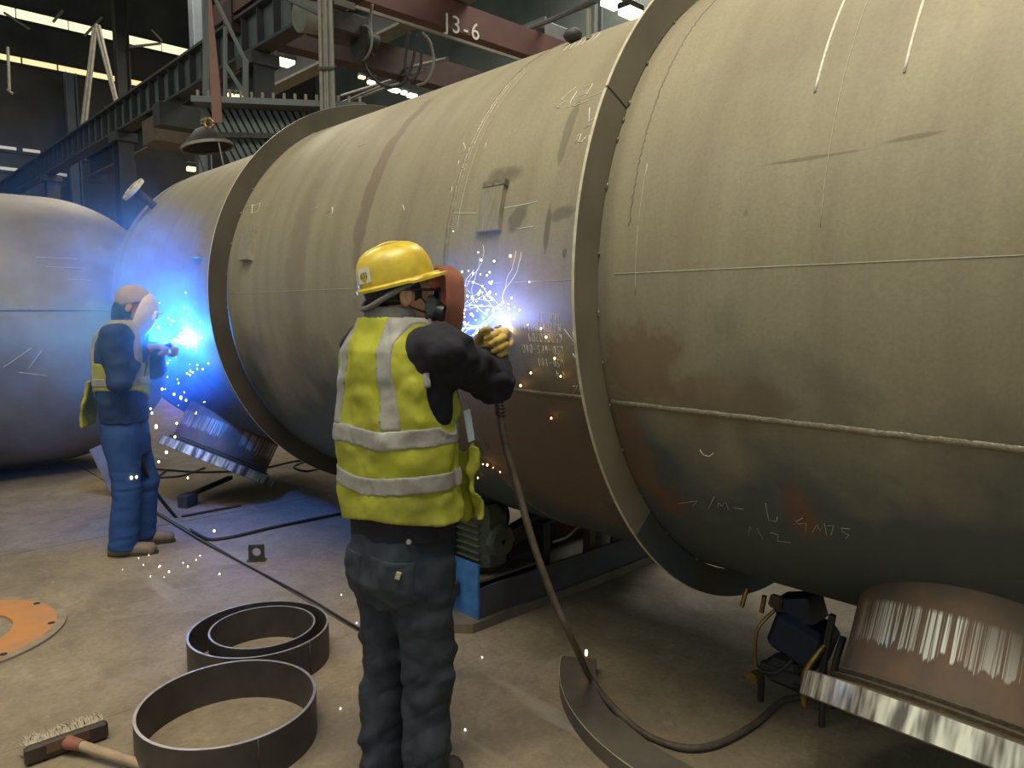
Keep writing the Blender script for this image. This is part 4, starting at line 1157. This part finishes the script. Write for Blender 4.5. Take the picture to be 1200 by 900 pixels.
hc2 = Vector((0, .075, 1.540)); T2 = Matrix.Rotation(math.radians(-22), 3, 'X')
def h2(x, y, z): return hc2 + T2 @ Vector((x, y, z))
M2 = [list(r) for r in T2]
g = Grid((-.16, -.12, 1.28), (.16, .25, 1.70), .0055)
F = ell(g, h2(0, -.006, .03), (.076, .097, .092), M2)
F = smin(F, ell(g, h2(0, .030, -.045), (.056, .064, .066), M2), .03)
F = smin(F, cone(g, h2(0, .088, .012), h2(0, .108, -.022), .009, .013), .012)
for sx in (-1, 1): F = smin(F, ell(g, h2(sx * .080, -.004, -.006), (.010, .020, .032), M2), .006)
F = smin(F, cone(g, (0, .015, 1.38), h2(0, -.02, -.05), .058, .055), .03); F = smin(F, ell(g, (0, .012, 1.345), (.15, .085, .07)), .04)
sdf_part('body', g, F, SKIN, w2)
g = Grid((-.14, -.10, 1.42), (.14, .24, 1.72), .006)
F = ell(g, h2(0, -.008, .035), (.092, .112, .100), M2); F = smax(F, -((g.Z - 1.555) - .25 * (g.Y - .075)), .008)
sdf_part('cap', g, F, CAPC, w2, 'pale cloth cap')
g = Grid((-.15, .0, 1.36), (.15, .30, 1.68), .006)
F = loft(g, [(1.38, 0, .135, .080, .070), (1.46, 0, .135, .100, .090), (1.56, 0, .125, .104, .105), (1.64, 0, .10, .09, .09)])
F = ell(g, h2(0, .055, -.035), (.108, .092, .150), M2)
F = smax(F, -(ell(g, h2(0, .035, -.035), (.100, .084, .146), M2)), .004)
lyy = (g.Y - hc2.y) * math.cos(math.radians(22)) - (g.Z - hc2.z) * math.sin(math.radians(22))
F = smax(F, .045 - lyy, .006)
gn = Grid((-.14, -.12, 1.34), (.14, .16, 1.60), .006)
Fn = smin(ell(gn, h2(0, -.035, -.035), (.080, .070, .085), M2), cone(gn, (0, .01, 1.38), h2(0, -.03, -.05), .075, .072), .03)
sdf_part('neck_cloth', gn, Fn + .008 * vnoise(gn.X * 20, gn.Y * 20, gn.Z * 30), JK2, w2, 'dark blue neck cloth')
hood = sdf_part('welding_hood', g, F, HOOD, w2, 'pale welding face shield')
MB().box(h2(0, .142, .0), (.115, .022, .058), T2, .004).build('lens_frame', WHITE, hood); MB().box(h2(0, .155, .0), (.09, .004, .038), T2).build('lens', BLK, hood)
g = Grid((-.24, -.22, 0), (.24, .22, .92), .008)
F = loft(g, [(.62, 0, 0, .155, .12), (.72, 0, -.008, .168, .135), (.88, 0, -.01, .165, .125)])
for sx, yo in ((1, -.02), (-1, .03)):
    leg = smin(cone(g, (sx * .085, 0, .74), (sx * .10, .03 + yo, .42), .102, .082), cone(g, (sx * .10, .03 + yo, .42), (sx * .11, yo - .005, .06), .082, .082), .03)
    F = smin(F, np.maximum(leg, .045 - g.Z), .02)
kz = np.exp(-((g.Z - .42) / .14) ** 2) + 1.1 * np.exp(-((g.Z - .10) / .08) ** 2)
F = F + folds(g, 5, 5, 24, .014) * np.clip(kz, .2, 1.2) + folds(g, 13, 13, 8, .007)
sdf_part('trousers', g, F, TR2, w2, 'blue work trousers')
BOOT2 = mat('tan_boot', (.20, .15, .11), (.13, .10, .08), scale=15, rough=.7)
for sx, yo in ((1, -.02), (-1, .03)):
    g = Grid((sx * .11 - .08, yo - .14, -.01), (sx * .11 + .08, yo + .25, .14), .006)
    F = smin(cone(g, (sx * .11, yo - .05, .042), (sx * .12, yo + .15, .036), .046, .040), cone(g, (sx * .11, yo - .02, .05), (sx * .11, yo - .02, .12), .05, .05), .03)
    F = smax(F, .002 - g.Z, .006); bt = sdf_part('boot', g, F, BOOT2, w2)
    MB().prism([(sx * .11 + .046 * math.cos(t), yo + .05 + .148 * math.sin(t)) for t in np.linspace(0, 2 * math.pi, 24, endpoint=False)], 0, .018).build('sole', LEATH, bt)
GL2 = fabric('pale_glove', (.40, .33, .30), (.3, .25, .23), 16)
for hpt, fwd in ((hR, Vector((-.25, .9, .25))), (hL, Vector((.3, .9, .2)))):
    fwd = fwd.normalized()
    g = Grid(tuple(hpt - Vector((.13, .11, .12))), tuple(hpt + Vector((.13, .18, .12))), .0055)
    F = hand_sdf(g, hpt, fwd, (.2, -.1, 1), (-.9 if fwd.x < 0 else .9, 0, .1), 1.3, 1.12)
    sdf_part('glove', g, smin(F, cone(g, hpt - fwd * .09, hpt, .058, .040), .012), GL2, w2, 'pale work glove')
g = Grid((-.26, -.24, .86), (.26, .22, 1.46), .007)
V2 = smin(tor2(g, .020), ell(g, (0, .012, 1.365), (.195, .112, .082)), .03) + folds(g, 6, 6, 9, .012)
hl2 = np.minimum(ell(g, (.235, .02, 1.26), (.11, .115, .17)), ell(g, (-.235, .02, 1.26), (.11, .115, .17)))
cut = np.maximum.reduce([.985 + .05 * np.sin(g.X * 9) - g.Z, -hl2, -ell(g, (0, .03, 1.45), (.09, .10, .08)), g.Z - 1.20])
sdf_part('vest_hem', g, smax(V2, cut, .006), VEST, w2, 'yellow lower part of an open hi-vis vest')
cut2 = np.maximum.reduce([1.06 - g.Z, -hl2, np.abs(np.abs(g.X) - .105) - .024, -ell(g, (0, .03, 1.45), (.09, .10, .08))])
sdf_part('reflective_strap', g, np.maximum.reduce([V2 - .004, cut2, -(V2 + .03)]), REFL, w2)
sdf_part('reflective_tape', g, np.maximum.reduce([V2 - .004, np.abs(g.Z - 1.085) - .026, -(V2 + .02)]), REFL, w2)
g2 = Grid((-.20, -.34, .76), (.20, -.08, 1.12), .007)
ww = vnoise(g2.X * 10, g2.Y * 4, g2.Z * 9) * .05
F = np.maximum.reduce([np.abs(g2.Y + .19 + ww + .10 * (1.08 - g2.Z)) - .009, np.abs(g2.X - .03) - .10 - .03 * vnoise(g2.X, g2.Y, g2.Z * 20), np.abs(g2.Z - .95) - .14])
sdf_part('loose_vest_flap', g2, F, VEST, w2)
# his torch
tb = hR + Vector((-.06, .08, .0))
arc2 = W(1.775, 5.158, 1.31)
t2o = thing('welding_torch', 'welding torch held by the person in blue, tip at the far arc', 'torch', P2, A2)
a2l = L2(arc2)
MB().tube(smooth_path([tb + Vector((0, -.16, -.10)), tb + Vector((0, -.04, -.02)), tb + Vector((0, .08, .03))], 5), .016, 10).build('grip', BLK, t2o, 180)
MB().tube(smooth_path([tb + Vector((0, .08, .03)), tb + (a2l - tb) * .72 + Vector((0, 0, .03)), tb + (a2l - tb) * .90], 5), .009, 8).build('neck', BRASS, t2o, 180)
MB().tube([tb + (a2l - tb) * .84, tb + (a2l - tb) * .95], [.013, .010], 12).build('gas_nozzle', MATS['nozzle_copper'], t2o, 40)

# ================================================================== THE HALL BEHIND
GIRD = mat('girder_grey', (.16, .17, .165), (.115, .12, .118), scale=1.2, rough=.7)
GIRD2 = mat('girder_dark', (.060, .060, .060), (.042, .042, .044), scale=1.5, rough=.75)
COLB = mat('column_blue_grey', (.12, .14, .16), (.085, .095, .11), scale=1, rough=.6)
COLD = mat('column_dark', (.045, .042, .040), (.032, .030, .030), scale=1, rough=.7)
CRNR = mat('crane_red', (.15, .058, .046), (.11, .045, .038), scale=2, rough=.6)
PALE = mat('pale_steel', (.25, .23, .18), (.18, .165, .13), scale=6, rough=.6)
LAMP = glow('lamp_diffuser', (1.0, .90, .60), 5.0)
LAMPO = glow('lamp_diffuser_amber', (1.0, .66, .26), 3.0)
LETT = mat('white_lettering', (.85, .83, .74), (.75, .73, .66), rough=.6)
# crane runway girder with every stiffener
gr = thing('runway_girder', 'long grey crane runway girder with upright stiffeners high behind the vessel', 'girder', W(5.7, 0, 0), TH)
MB().box((0, 20.8, 6.16), (.03, 30.4, .60)).build('web', GIRD, gr)
MB().box((0, 20.8, 6.48), (.34, 30.4, .05)).build('top_flange', GIRD2, gr)
MB().box((0, 20.8, 5.84), (.30, 30.4, .05)).build('bottom_flange', GIRD2, gr)
sme = MB().box((0, 0, 0), (.12, .025, .58)).mesh('stiffener')
for k in range(50):
    o = link('stiffener', sme, GIRD2, gr); o.location = (-.075, 6.0 + k * .6, 6.16)
MB().box((0, 20.8, 6.53), (.06, 30.4, .06)).build('crane_rail', GIRD2, gr)
for k, s in enumerate((12.4, 20.0, 27.6, 35.0)):
    c = thing('steel_column', ('dark column carrying the runway girder beside the platform', 'dark column carrying the runway girder, second one back', 'dark column carrying the runway girder, third one back', 'dark column carrying the runway girder by the end wall')[k], 'column', W(5.75, s, 0), TH)
    MB().box((0, 0, 2.9), (.05, .45, 5.8)).build('web', GIRD2, c)
    for dx in (-.2, .2): MB().box((0, dx * 1.1, 2.9), (.35, .03, 5.8)).build('flange', GIRD2, c)
    MB().box((0, 0, 5.70), (.5, .6, .2)).build('cap_plate', GIRD2, c)
# second runway girder on the column row
g2_ = thing('runway_girder', 'second runway girder further off, its lower flange paled to look lit under the first', 'girder', W(9.0, 0, 0), TH)
MB().box((0, 21, 7.6), (.03, 30, .75)).build('web', GIRD2, g2_)
MB().box((0, 21, 7.20), (.40, 30, .06)).build('bottom_flange', PALE, g2_); MB().box((0, 21, 8.0), (.4, 30, .06)).build('top_flange', GIRD2, g2_)  # lower flange takes the paler steel so that it looks lit
def column(px0, px1, pyb, u, m, label, top=19.1):
    pa = on_u((px0 + px1) / 2, pyb, u); s = pa.dot(AV); t = pa.y
    w = (px1 - px0) * t / FOC
    c = thing('steel_column', label, 'column', W(u, s, 0), TH)
    MB().box((0, 0, top / 2), (w * .6, .06, top)).build('web', m, c)
    for sg in (-1, 1): MB().box((sg * w * .42, 0, top / 2), (.05, w * .8, top)).build('flange', m, c)
    return c
column(225, 241, 60, 9.5, COLB, 'pale blue-grey column rising out of frame beside the red sling')
column(138, 153, 120, 9.5, COLD, 'dark wide column crossing both lit window strips')
column(80, 92, 160, 8.4, COLB, 'blue-grey column ending at the lower window strip', 11.4)
column(37, 52, 190, 7.5, COLD, 'dark far column above the second vessel', 11.0)
column(8, 20, 190, 6.6, COLD, 'dark far column above the left end of the second vessel', 11.0)
column(690, 704, 20, 15.0, GIRD, 'grey column of the next bay between crane beam and roof lamps')
# low slit windows at the far end
for i, (y0, z) in enumerate(((163, 8.2), (184, 7.35))):
    o = rot_struct('window_%d' % (3 + i), MB().box((7.2, 37.02, z - .15), (5, .1, .06)), FRAME)
    for u0 in (5.9, 6.75, 7.7, 8.5)[:4 - i]:
        MB().box((u0 + .3, 37.0, z), (.62, .04, .12)).build('pane', glow('dull_slit_glass', (.75, .70, .62), .35), o)
# roof bracing in front of the window strips: inverted V hangers
def brace(label, segs, d, r, m=GIRD, name='roof_brace'):
    o = thing(name, label, 'brace', at(segs[0][0][0], segs[0][0][1], d))
    for s_ in segs:
        pts = [at(x, y, d) - o.location for x, y in s_]
        MB().tube(pts, r, 6).build('strut', m, o, 40)
    return o
brace('inverted V shaped pair of hangers before the window strips', [[(113, 28), (100, 150)], [(116, 30), (140, 130)], [(110, 32), (96, 148)], [(112, 30), (136, 122)]], 24, .05, PALE)
brace('slim hanging rod with hook at the left edge before the window strips', [[(9, 55), (11, 105)], [(9, 105), (15, 110)]], 22, .04, PALE)
for k, (a_, b_, lab) in enumerate((((99, 42), (120, 20), 'short tie crossing the upper window strip left of the dark column'), ((62, 26), (74, 12), 'short tie crossing the upper window strip near its left end'), ((152, 55), (188, 51), 'level tie just right of the dark wide column'),
                                  ((5, 15), (35, 34), 'slanting tie under the upper window strip at the left edge'), ((178, 35), (190, 48), 'short tie at the right end of the upper window strip'))):
    brace(lab, [[a_, b_]], 30, .05, PALE, 'roof_tie')
# crane bridge with lettering
cb = thing('crane_bridge', 'dark red overhead crane bridge lettered J3-6', 'crane', W(5.7, 11.1, 0), TH)
MB().box((6.6, 0, 6.88), (13.6, .35, .52)).build('bridge_girder', CRNR, cb)
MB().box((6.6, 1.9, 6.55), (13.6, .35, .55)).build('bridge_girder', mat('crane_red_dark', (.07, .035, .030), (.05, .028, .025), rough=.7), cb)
MB().box((0.0, .95, 6.75), (.35, 3.2, .36)).build('end_carriage', CRNR, cb); MB().box((13.2, .95, 6.75), (.35, 3.2, .36)).build('end_carriage', CRNR, cb)
MB().box((3.2, -.24, 6.44), (5.5, .05, .05)).build('festoon_rail', PALE, cb)
fc = bpy.data.curves.new('lettering', 'FONT'); fc.body = 'J3-6'; fc.size = .43; fc.extrude = .006; fc.space_character = 1.25
fo = bpy.data.objects.new('tmp', fc); COL.objects.link(fo)
bpy.context.view_layer.update()
tme = bpy.data.meshes.new_from_object(fo.evaluated_get(bpy.context.evaluated_depsgraph_get()))
bpy.data.objects.remove(fo)
lp = on_s(521, 33, 11.1 - .18)
lo = link('lettering', tme, LETT, cb); lo.location = (lp.dot(NV) - 5.7, -.181, lp.z - .02); lo.rotation_euler = (math.pi / 2, 0, 0)
# hoist trolley, drum and hanging cables
ht = thing('hoist_trolley', 'hoist trolley with motor and pale drum under the red crane bridge', 'hoist', at(395, 40, 10.6), TH)
MB().box((0, 0, .10), (.75, .5, .30), None, .03).build('trolley_frame', mat('hoist_brown', (.05, .035, .03), (.03, .025, .022)), ht)
MB().tube([(-.62, -.1, .05), (-.28, -.1, .10)], .20, 24).build('drum', PALE, ht, 40)
MB().tube([(.35, 0, .05), (.62, .0, .02)], .13, 20).build('motor', DKST, ht, 40)
MB().box((-.05, -.3, .30), (.30, .03, .09)).build('rating_plate', PALE, ht)
MB().tube([(.22, -.2, -.12), (.30, -.2, -.12)], .23, 24).build('rope_sheave', DKST, ht, 40)
MB().tube([Vector((.26, -.25 + .22 * math.cos(t), -.12 + .22 * math.sin(t))) for t in np.linspace(0, 6.28, 28)], .018, 6).build('rope_guard', PALE, ht, 180)
for k, (pts, lab) in enumerate((([(425, 20), (423, 60), (430, 82), (445, 98), (460, 102), (475, 95), (484, 70), (488, 40)], 'widest festoon cable loop under the crane bridge'), ([(480, 38), (476, 60), (475, 80), (482, 95), (492, 80), (494, 60)], 'narrow festoon cable loop in the middle'),
                              ([(494, 38), (504, 50), (508, 75), (500, 95), (488, 100)], 'right festoon cable loop hanging in a bow'), ([(408, 30), (412, 50), (425, 58), (438, 66)], 'short slack cable left of the festoon loops'), ([(436, 5), (434, 30), (438, 50)], 'single cable dropping from the crane bridge'))):
    cable('festoon_cable', lab, [at(x, y, 10.9) for x, y in pts], .022, PALE if k in (2, 4) else DKST, 'cable', 6)
pb_ = thing('pipe_bundle', 'upright bundle of slim pipes rising behind the top of the far ring', 'pipes', at(385, 140, 8.6))
for dx, r, m in ((-.075, .022, PALE), (-.035, .016, PALE), (-.005, .016, PALE), (.03, .018, GIRD), (.065, .022, PALE)):
    MB().tube([(dx, 0, -.4), (dx + random.uniform(-.02, .02), random.uniform(-.03, .03), 2.6)], r, 8).build('pipe', m, pb_, 40)
for z in (.55, 1.5): MB().box((0, -.03, z), (.18, .02, .03)).build('clamp', DKST, pb_)
# frame of braces behind the platform
fr = brace('open frame of slim posts and diagonals above the platform', [[(247, -12), (288, 72)], [(264, 32), (264, 118)], [(287, 68), (287, 118)], [(264, 75), (286, 110)], [(289, 70), (289, 118)], [(240, -10), (240, 122)], [(243, -10), (243, 122)], [(330, -5), (378, 18)]], 9.6, .028, GIRD, 'brace_frame')
# platform with ribbed apron
pf = thing('work_platform', 'raised work platform with row of studs and ribbed apron behind the far ring', 'platform', at(330, 160, 9.2))
def PF(x, y, d=9.2): return at(x, y, d) - pf.location
A_, B_ = PF(234, 122), PF(432, 130)
MB().bar(A_, B_, .5, .07).build('deck_edge', GIRD, pf)
for k in range(16):
    p = A_.lerp(B_, (k + .5) / 16)
    MB().cyl(p + Vector((0, -.2, .03)), p + Vector((0, -.2, .11)), .018, 8).build('stud', PALE, pf, 40)
for k in range(24):
    p = A_.lerp(B_, (k + .5) / 24)
    q = p + Vector((.42, .0, -.85))
    MB().bar(p + Vector((0, .05, -.03)), q, .05, .05).build('rib', GIRD, pf)
MB().add([A_ + Vector((0, .08, 0)), B_ + Vector((0, .08, 0)), B_ + Vector((.42, .08, -.85)), A_ + Vector((.42, .08, -.85)), A_ + Vector((0, .11, 0)), B_ + Vector((0, .11, 0)), B_ + Vector((.42, .11, -.85)), A_ + Vector((.42, .11, -.85))], [(0, 1, 2, 3), (7, 6, 5, 4), (0, 4, 5, 1), (1, 5, 6, 2), (2, 6, 7, 3), (3, 7, 4, 0)]).build('apron_sheet', mat('apron_grey', (.075, .072, .06), (.05, .048, .042), rough=.7), pf)
MB().bar(A_ + Vector((.1, -.08, -.38)), B_ + Vector((.1, -.08, -.34)), .04, .06).build('rail', DKST, pf)
for q in (A_ + Vector((.6, .3, 0)), B_ + Vector((-.3, .3, 0))):
    MB().bar(q, Vector((q.x, q.y, -pf.location.z)), .12, .12).build('leg', DKST, pf)
# lifting sling and spreader hood
sl = thing('lifting_sling', 'red-brown webbing sling hanging taut to the lifting hood', 'sling', at(255, 144, 8.0))
P0 = at(245, -15, 8.0) - sl.location
vs = []; fs = []
for k in range(13):
    t = k / 12; p = P0.lerp(Vector((0, 0, 0)), t); w = .010 + .042 * min(1, t * 1.4)
    for dx, dy in ((-w, -.008), (w, -.008), (w, .008), (-w, .008)): vs.append(p + Vector((dx, dy, 0)))
for k in range(12):
    for q in range(4): fs.append((4 * k + q, 4 * k + (q + 1) % 4, 4 * k + 4 + (q + 1) % 4, 4 * k + 4 + q))
fs += [(3, 2, 1, 0), (48, 49, 50, 51)]
MB().add(vs, fs).build('webbing', mat('sling_red', (.20, .095, .07), (.15, .075, .058), scale=5), sl)
lh = thing('lifting_hood', 'dark conical lifting hood with pale rim hanging on the red sling', 'lifting gear', at(243, 172, 8.0), .0)
M = Matrix.Rotation(math.radians(-10), 4, 'Y')
MB().lathe([(.04, .20), (.09, .18), (.20, .07), (.26, .0), (.24, .0), (.03, .16)], 36, M).build('cone', DKST, lh, 40)
MB().lathe([(.25, -.018), (.268, -.018), (.268, .012), (.25, .012)], 36, M, 0, 2 * math.pi, True).build('rim', PALE, lh, 40)
MB().tube([Vector((.03 + .045 * math.cos(t), 0, .24 + .05 * math.sin(t))) for t in np.linspace(0, 6.28, 20)], .015, 8).build('shackle', BRASS, lh, 180)
MB().tube([(.20, -.2, .0), (.26, -.22, -.3)], .008, 6).build('chain', PALE, lh, 40); MB().tube([(-.20, .2, .0), (-.1, .2, -.3)], .008, 6).build('chain', PALE, lh, 40)
# brown crate-like box and far machines under the girder
tag(MB().box(at(204, 158, 17), (1.1, .8, .55), Matrix.Rotation(TH, 3, 'Z'), .02).build('crane_cabin_box', mat('brown_sheet', (.16, .11, .08), (.12, .085, .06))), 'plain brown box under the runway girder', 'box')
tag(MB().box(at(207, 138, 15.5), (.8, .4, .45), Matrix.Rotation(TH, 3, 'Z'), .004).build('switch_cabinet', GIRD2), 'dark cabinet hung under the runway girder', 'cabinet')
# lamps in the far bays
def lamp(px, py, d, w, h, label, m=LAMP, tiltd=0.0, group='hall lamps'):
    o = thing('hall_lamp', label, 'lamp', at(px, py, d), TH + tiltd, group)
    ww = w * d / FOC; hh = h * d / FOC
    MB().box((0, 0, .06), (ww * 1.1, ww * .8, .10), None, .02).build('housing', DKST, o)
    MB().box((0, 0, -.015), (ww, ww * .7, hh * .5 + .05), None, .01).build('diffuser', m, o)
lamp(329, 71, 16.5, 26, 5, 'wide bright lamp left of the pipe bundle'); lamp(356, 80, 22, 14, 3, 'slim lamp just left of the pipe bundle')
lamp(270, 111, 20, 7, 4, 'left amber lamp of three just above the platform studs', LAMPO); lamp(281, 113, 20, 11, 4, 'middle amber lamp of three just above the platform studs', LAMPO); lamp(295, 115, 20, 9, 3, 'right amber lamp of three just above the platform studs', LAMPO)
lamp(201, 139, 17, 10, 4, 'small amber lamp above the plain brown box', LAMPO); lamp(224, 197, 14, 9, 4, 'small amber lamp low beside the lifting hood', LAMPO)
lamp(128, 129, 30, 12, 3, 'small amber lamp beside the foot of the inverted V hangers', LAMPO)
for k, (x, y, w, h) in enumerate(((455, 102, 9, 6), (463, 105, 10, 5), (475, 108, 9, 5), (483, 111, 10, 7))):
    lamp(x, y, 24, w, h, ('first', 'second', 'third', 'last')[k] + ' of four bright lamps in a row low over the vessel')
lamp(435, 96, 24, 8, 4, 'single lamp left of the row of four'); lamp(424, 90, 26, 7, 3, 'small dim lamp nearest the pipe bundle on its right', LAMPO)
lamp(718, 3, 13, 24, 7, 'left square roof lamp beside the near ring'); lamp(739, 13, 12, 24, 10, 'right square roof lamp touching the near ring')
# pipes and rods of the next bay
def rod(label, p0, p1, d0, d1, r, m=PALE, name='service_pipe'):
    tag(MB().tube([at(*p0, d0), at(*p1, d1)], r, 8).build(name, m, None, 40), label, 'pipe')
rod('upper pale pipe slanting under the lettered crane bridge', (440, 88), (524, 69), 20, 12, .035); rod('second pale pipe slanting under the lettered crane bridge', (400, 112), (500, 82), 24, 14, .04)
rod('third dark pipe just above the row of four lamps', (395, 122), (480, 95), 24, 15, .045, GIRD); rod('low pale pipe right of the pipe bundle', (398, 121), (450, 100), 20, 16, .03)
rod('long teal pipe under the roof right of the crane lettering', (625, 32), (700, 0), 17, 12, .05, GIRD); rod('lower teal pipe under the roof right of the crane lettering', (600, 40), (650, 22), 18, 15, .05, GIRD)
yS = on_shell(690, 46).y
rod('short upright pale post standing above the vessel near the ring', (690, 46), (690, 11), yS, yS, .011, PALE, 'upright_post')
tag(MB().ball(on_shell(671, 50) + Vector((0, 0, .03)), .034, 12, (1.2, 1, .9)).build('valve_body', DKST, None, 60), 'dark rounded valve body just over the vessel left of the short post', 'valve')
bx_ = thing('duct_section', 'hazy grey sheet duct behind the right end of the crane bridge', 'duct', at(640, 44, 17.5), TH)
MB().box((0, 0, 0), (.9, .8, .35), None, .03).build('duct', GIRD, bx_); MB().box((-.48, 0, 0), (.06, .9, .42)).build('duct_flange', GIRD, bx_)

# ================================================================== ARCS, SPARKS AND SMOKE
ARC1 = W(D - math.cos(math.radians(-7.5)) * (R + .018), 1.957, HC + math.sin(math.radians(-7.5)) * (R + .018))
ARC2 = W(D - math.cos(math.radians(-13.7)) * (R + .030), 5.158, HC + math.sin(math.radians(-13.7)) * (R + .030))
ARCM = glow('arc_core', (.80, .90, 1.0), 60)
def arc(name, label, p, r, power, col, lr):
    o = thing(name, label, 'welding arc', p)
    MB().ball((0, 0, 0), r, 12).build('arc_core', ARCM, o, 180)
    d = bpy.data.lights.new('arc_light', 'POINT'); d.energy = power; d.color = col; d.shadow_soft_size = lr
    l = bpy.data.objects.new('arc_light', d); COL.objects.link(l); l.parent = o
    l.location = INVD(p) * (r + lr + .075)
    return o
def INVD(p): return -NV
arc('welding_arc', 'blinding white arc at the yellow glove', ARC1, .013, 12, (.16, .26, 1.0), .02)
arc('welding_arc', 'blinding blue-white arc in front of the person in blue', ARC2, .034, 170, (.008, .15, 1.0), .03)
SPK = glow('spark_white', (1.0, .93, .80), 14); SPO = glow('spark_orange', (1.0, .50, .12), 16)
def sparks(name, label, pts, m):
    b = MB()
    for p, r in pts: b.ball(p, r, 8, (1, 1, random.uniform(1, 1.7)))
    return tag(b.build(name, m), label, 'sparks', None, 'stuff')
rnd = random.Random(5)
pts = []
for i in range(110):
    x = 592 + rnd.gauss(-28, 26); y = 385 + rnd.gauss(-26, 28); pts.append((at(x, y, rnd.uniform(2.50, 2.66)), rnd.uniform(.0010, .0032)))
sparks('spark_shower', 'white sparks flying up from the arc at the yellow glove', pts, SPK)
trail = MB()
for i in range(22):
    x, y = 588 + rnd.uniform(-45, 4), 382 + rnd.uniform(-40, 3); a_ = rnd.uniform(2.2, 4.9); pl = []
    d = 2.62
    for k in range(rnd.randint(5, 11)):
        pl.append(at(x, y, d)); st = rnd.uniform(5, 10); x += st * math.cos(a_); y += st * math.sin(a_) ; a_ += rnd.uniform(-.55, .55); d -= rnd.uniform(0, .02)
    trail.tube(pl, .00045, 4)
tag(trail.build('spark_trails', glow('spark_trail', (1.0, .92, .88), 1.1)), 'fine curling spark trails between red shield and arc', 'sparks', None, 'stuff')
pts = []
for x, y in ((622, 437), (657, 441), (650, 420), (571, 545), (578, 548), (586, 553), (566, 544), (646, 490), (610, 452), (560, 560), (640, 395), (634, 385), (598, 300)):
    p = on_shell(x, y, .02); pts.append((p, rnd.uniform(.0018, .0038)))
sparks('falling_spatter', 'orange spatter drops sliding down the vessel under the near arc', pts, SPO)
tag(MB().ball(on_z(687, 765, .14), .006, 8, (1, 1, 2.4)).build('falling_spark', SPO), 'single orange spark falling above the curved ring segment', 'spark')
pts = []
for i in range(60):
    r_ = abs(rnd.gauss(0, 1)); x = 222 + rnd.gauss(-10, 22) ; y = 397 + rnd.gauss(10, 30); pts.append((at(x, y, rnd.uniform(4.75, 4.95)), rnd.uniform(.0015, .0042)))
sparks('spark_shower', 'sparks bursting round the arc of the person in blue', pts, SPK)
pts = []
for x, y, d in ((212, 466, 4.8), (204, 462, 4.8), (190, 456, 4.8), (178, 484, 4.7), (205, 512, 4.7), (195, 530, 4.7), (186, 541, 4.6), (220, 560, 4.6), (207, 496, 4.7), (183, 500, 4.6), (218, 469, 4.8), (160, 559, 4.4), (251, 622, 4.6), (154, 560, 4.4)):
    pts.append((at(x, y, d), rnd.uniform(.005, .009)))
sparks('falling_spatter', 'larger yellow spatter drops falling below the far arc', pts, glow('spark_yellow', (1.0, .78, .32), 9))
pts = []
for i in range(14):
    p = on_z(rnd.gauss(205, 40), rnd.gauss(662, 10), .006); pts.append((p, rnd.uniform(.0015, .0035)))
for x, y in ((400, 697), (399, 830), (148, 905), (545, 855), (418, 730), (565, 770)): pts.append((on_z(x, y, .004), .0025))
sparks('floor_spatter', 'glowing spatter grains scattered on the floor near the tan boots', pts, SPK)

def smoke(name, label, centre, radii, dens, scale, seed, aniso=.2, contrast=(.42, .68), colr=(.10, .34, 1.0), base=.02):
    o = MB().ball((0, 0, 0), 1.0, 24).build(name, None, None, 180)
    o.location = centre; o.scale = radii
    m = bpy.data.materials.new(name); m.use_nodes = True; t = NT(m)
    t.n.remove(t.bsdf)
    outn = t.n['Material Output']
    v = t.coord('Object')
    ln = t.n.new('ShaderNodeVectorMath'); ln.operation = 'LENGTH'; t.l.new(v, ln.inputs[0])
    fall = t.ramp(ln.outputs['Value'], 1.0, .15)
    w = t.mapping(v, tuple(r for r in radii), (seed, seed * .7, 0))
    nz = t.ramp(t.noise(w, scale, 4, .6, 1.2), contrast[0], contrast[1])
    d = t.m('MULTIPLY', t.m('MULTIPLY', t.m('POWER', fall, 1.6), t.m('ADD', nz, base)), dens)
    sc = t.n.new('ShaderNodeVolumeScatter'); sc.inputs['Color'].default_value = (*colr, 1); sc.inputs['Anisotropy'].default_value = aniso
    t.l.new(d, sc.inputs['Density']); t.l.new(sc.outputs[0], outn.inputs['Volume'])
    o.data.materials.append(m)
    return tag(o, label, 'smoke', None, 'stuff')
smoke('welding_smoke', 'blue lit welding smoke drifting round the person in blue', W(1.05, 5.35, 1.60), (1.25, 1.30, 1.25), .7, 3.2, 1.3)
smoke('welding_smoke', 'thick blue smoke hanging before chest and hood of the person in blue', at(168, 372, 4.66), (.72, .68, .90), 5.0, 4.0, 2.2, .2, (.38, .62), base=.12)
smoke('welding_smoke', 'small violet puff of smoke over the near arc', ARC1 + Vector((-.05, -.10, .06)), (.42, .24, .36), 2.6, 6.0, 4.1, base=.1)
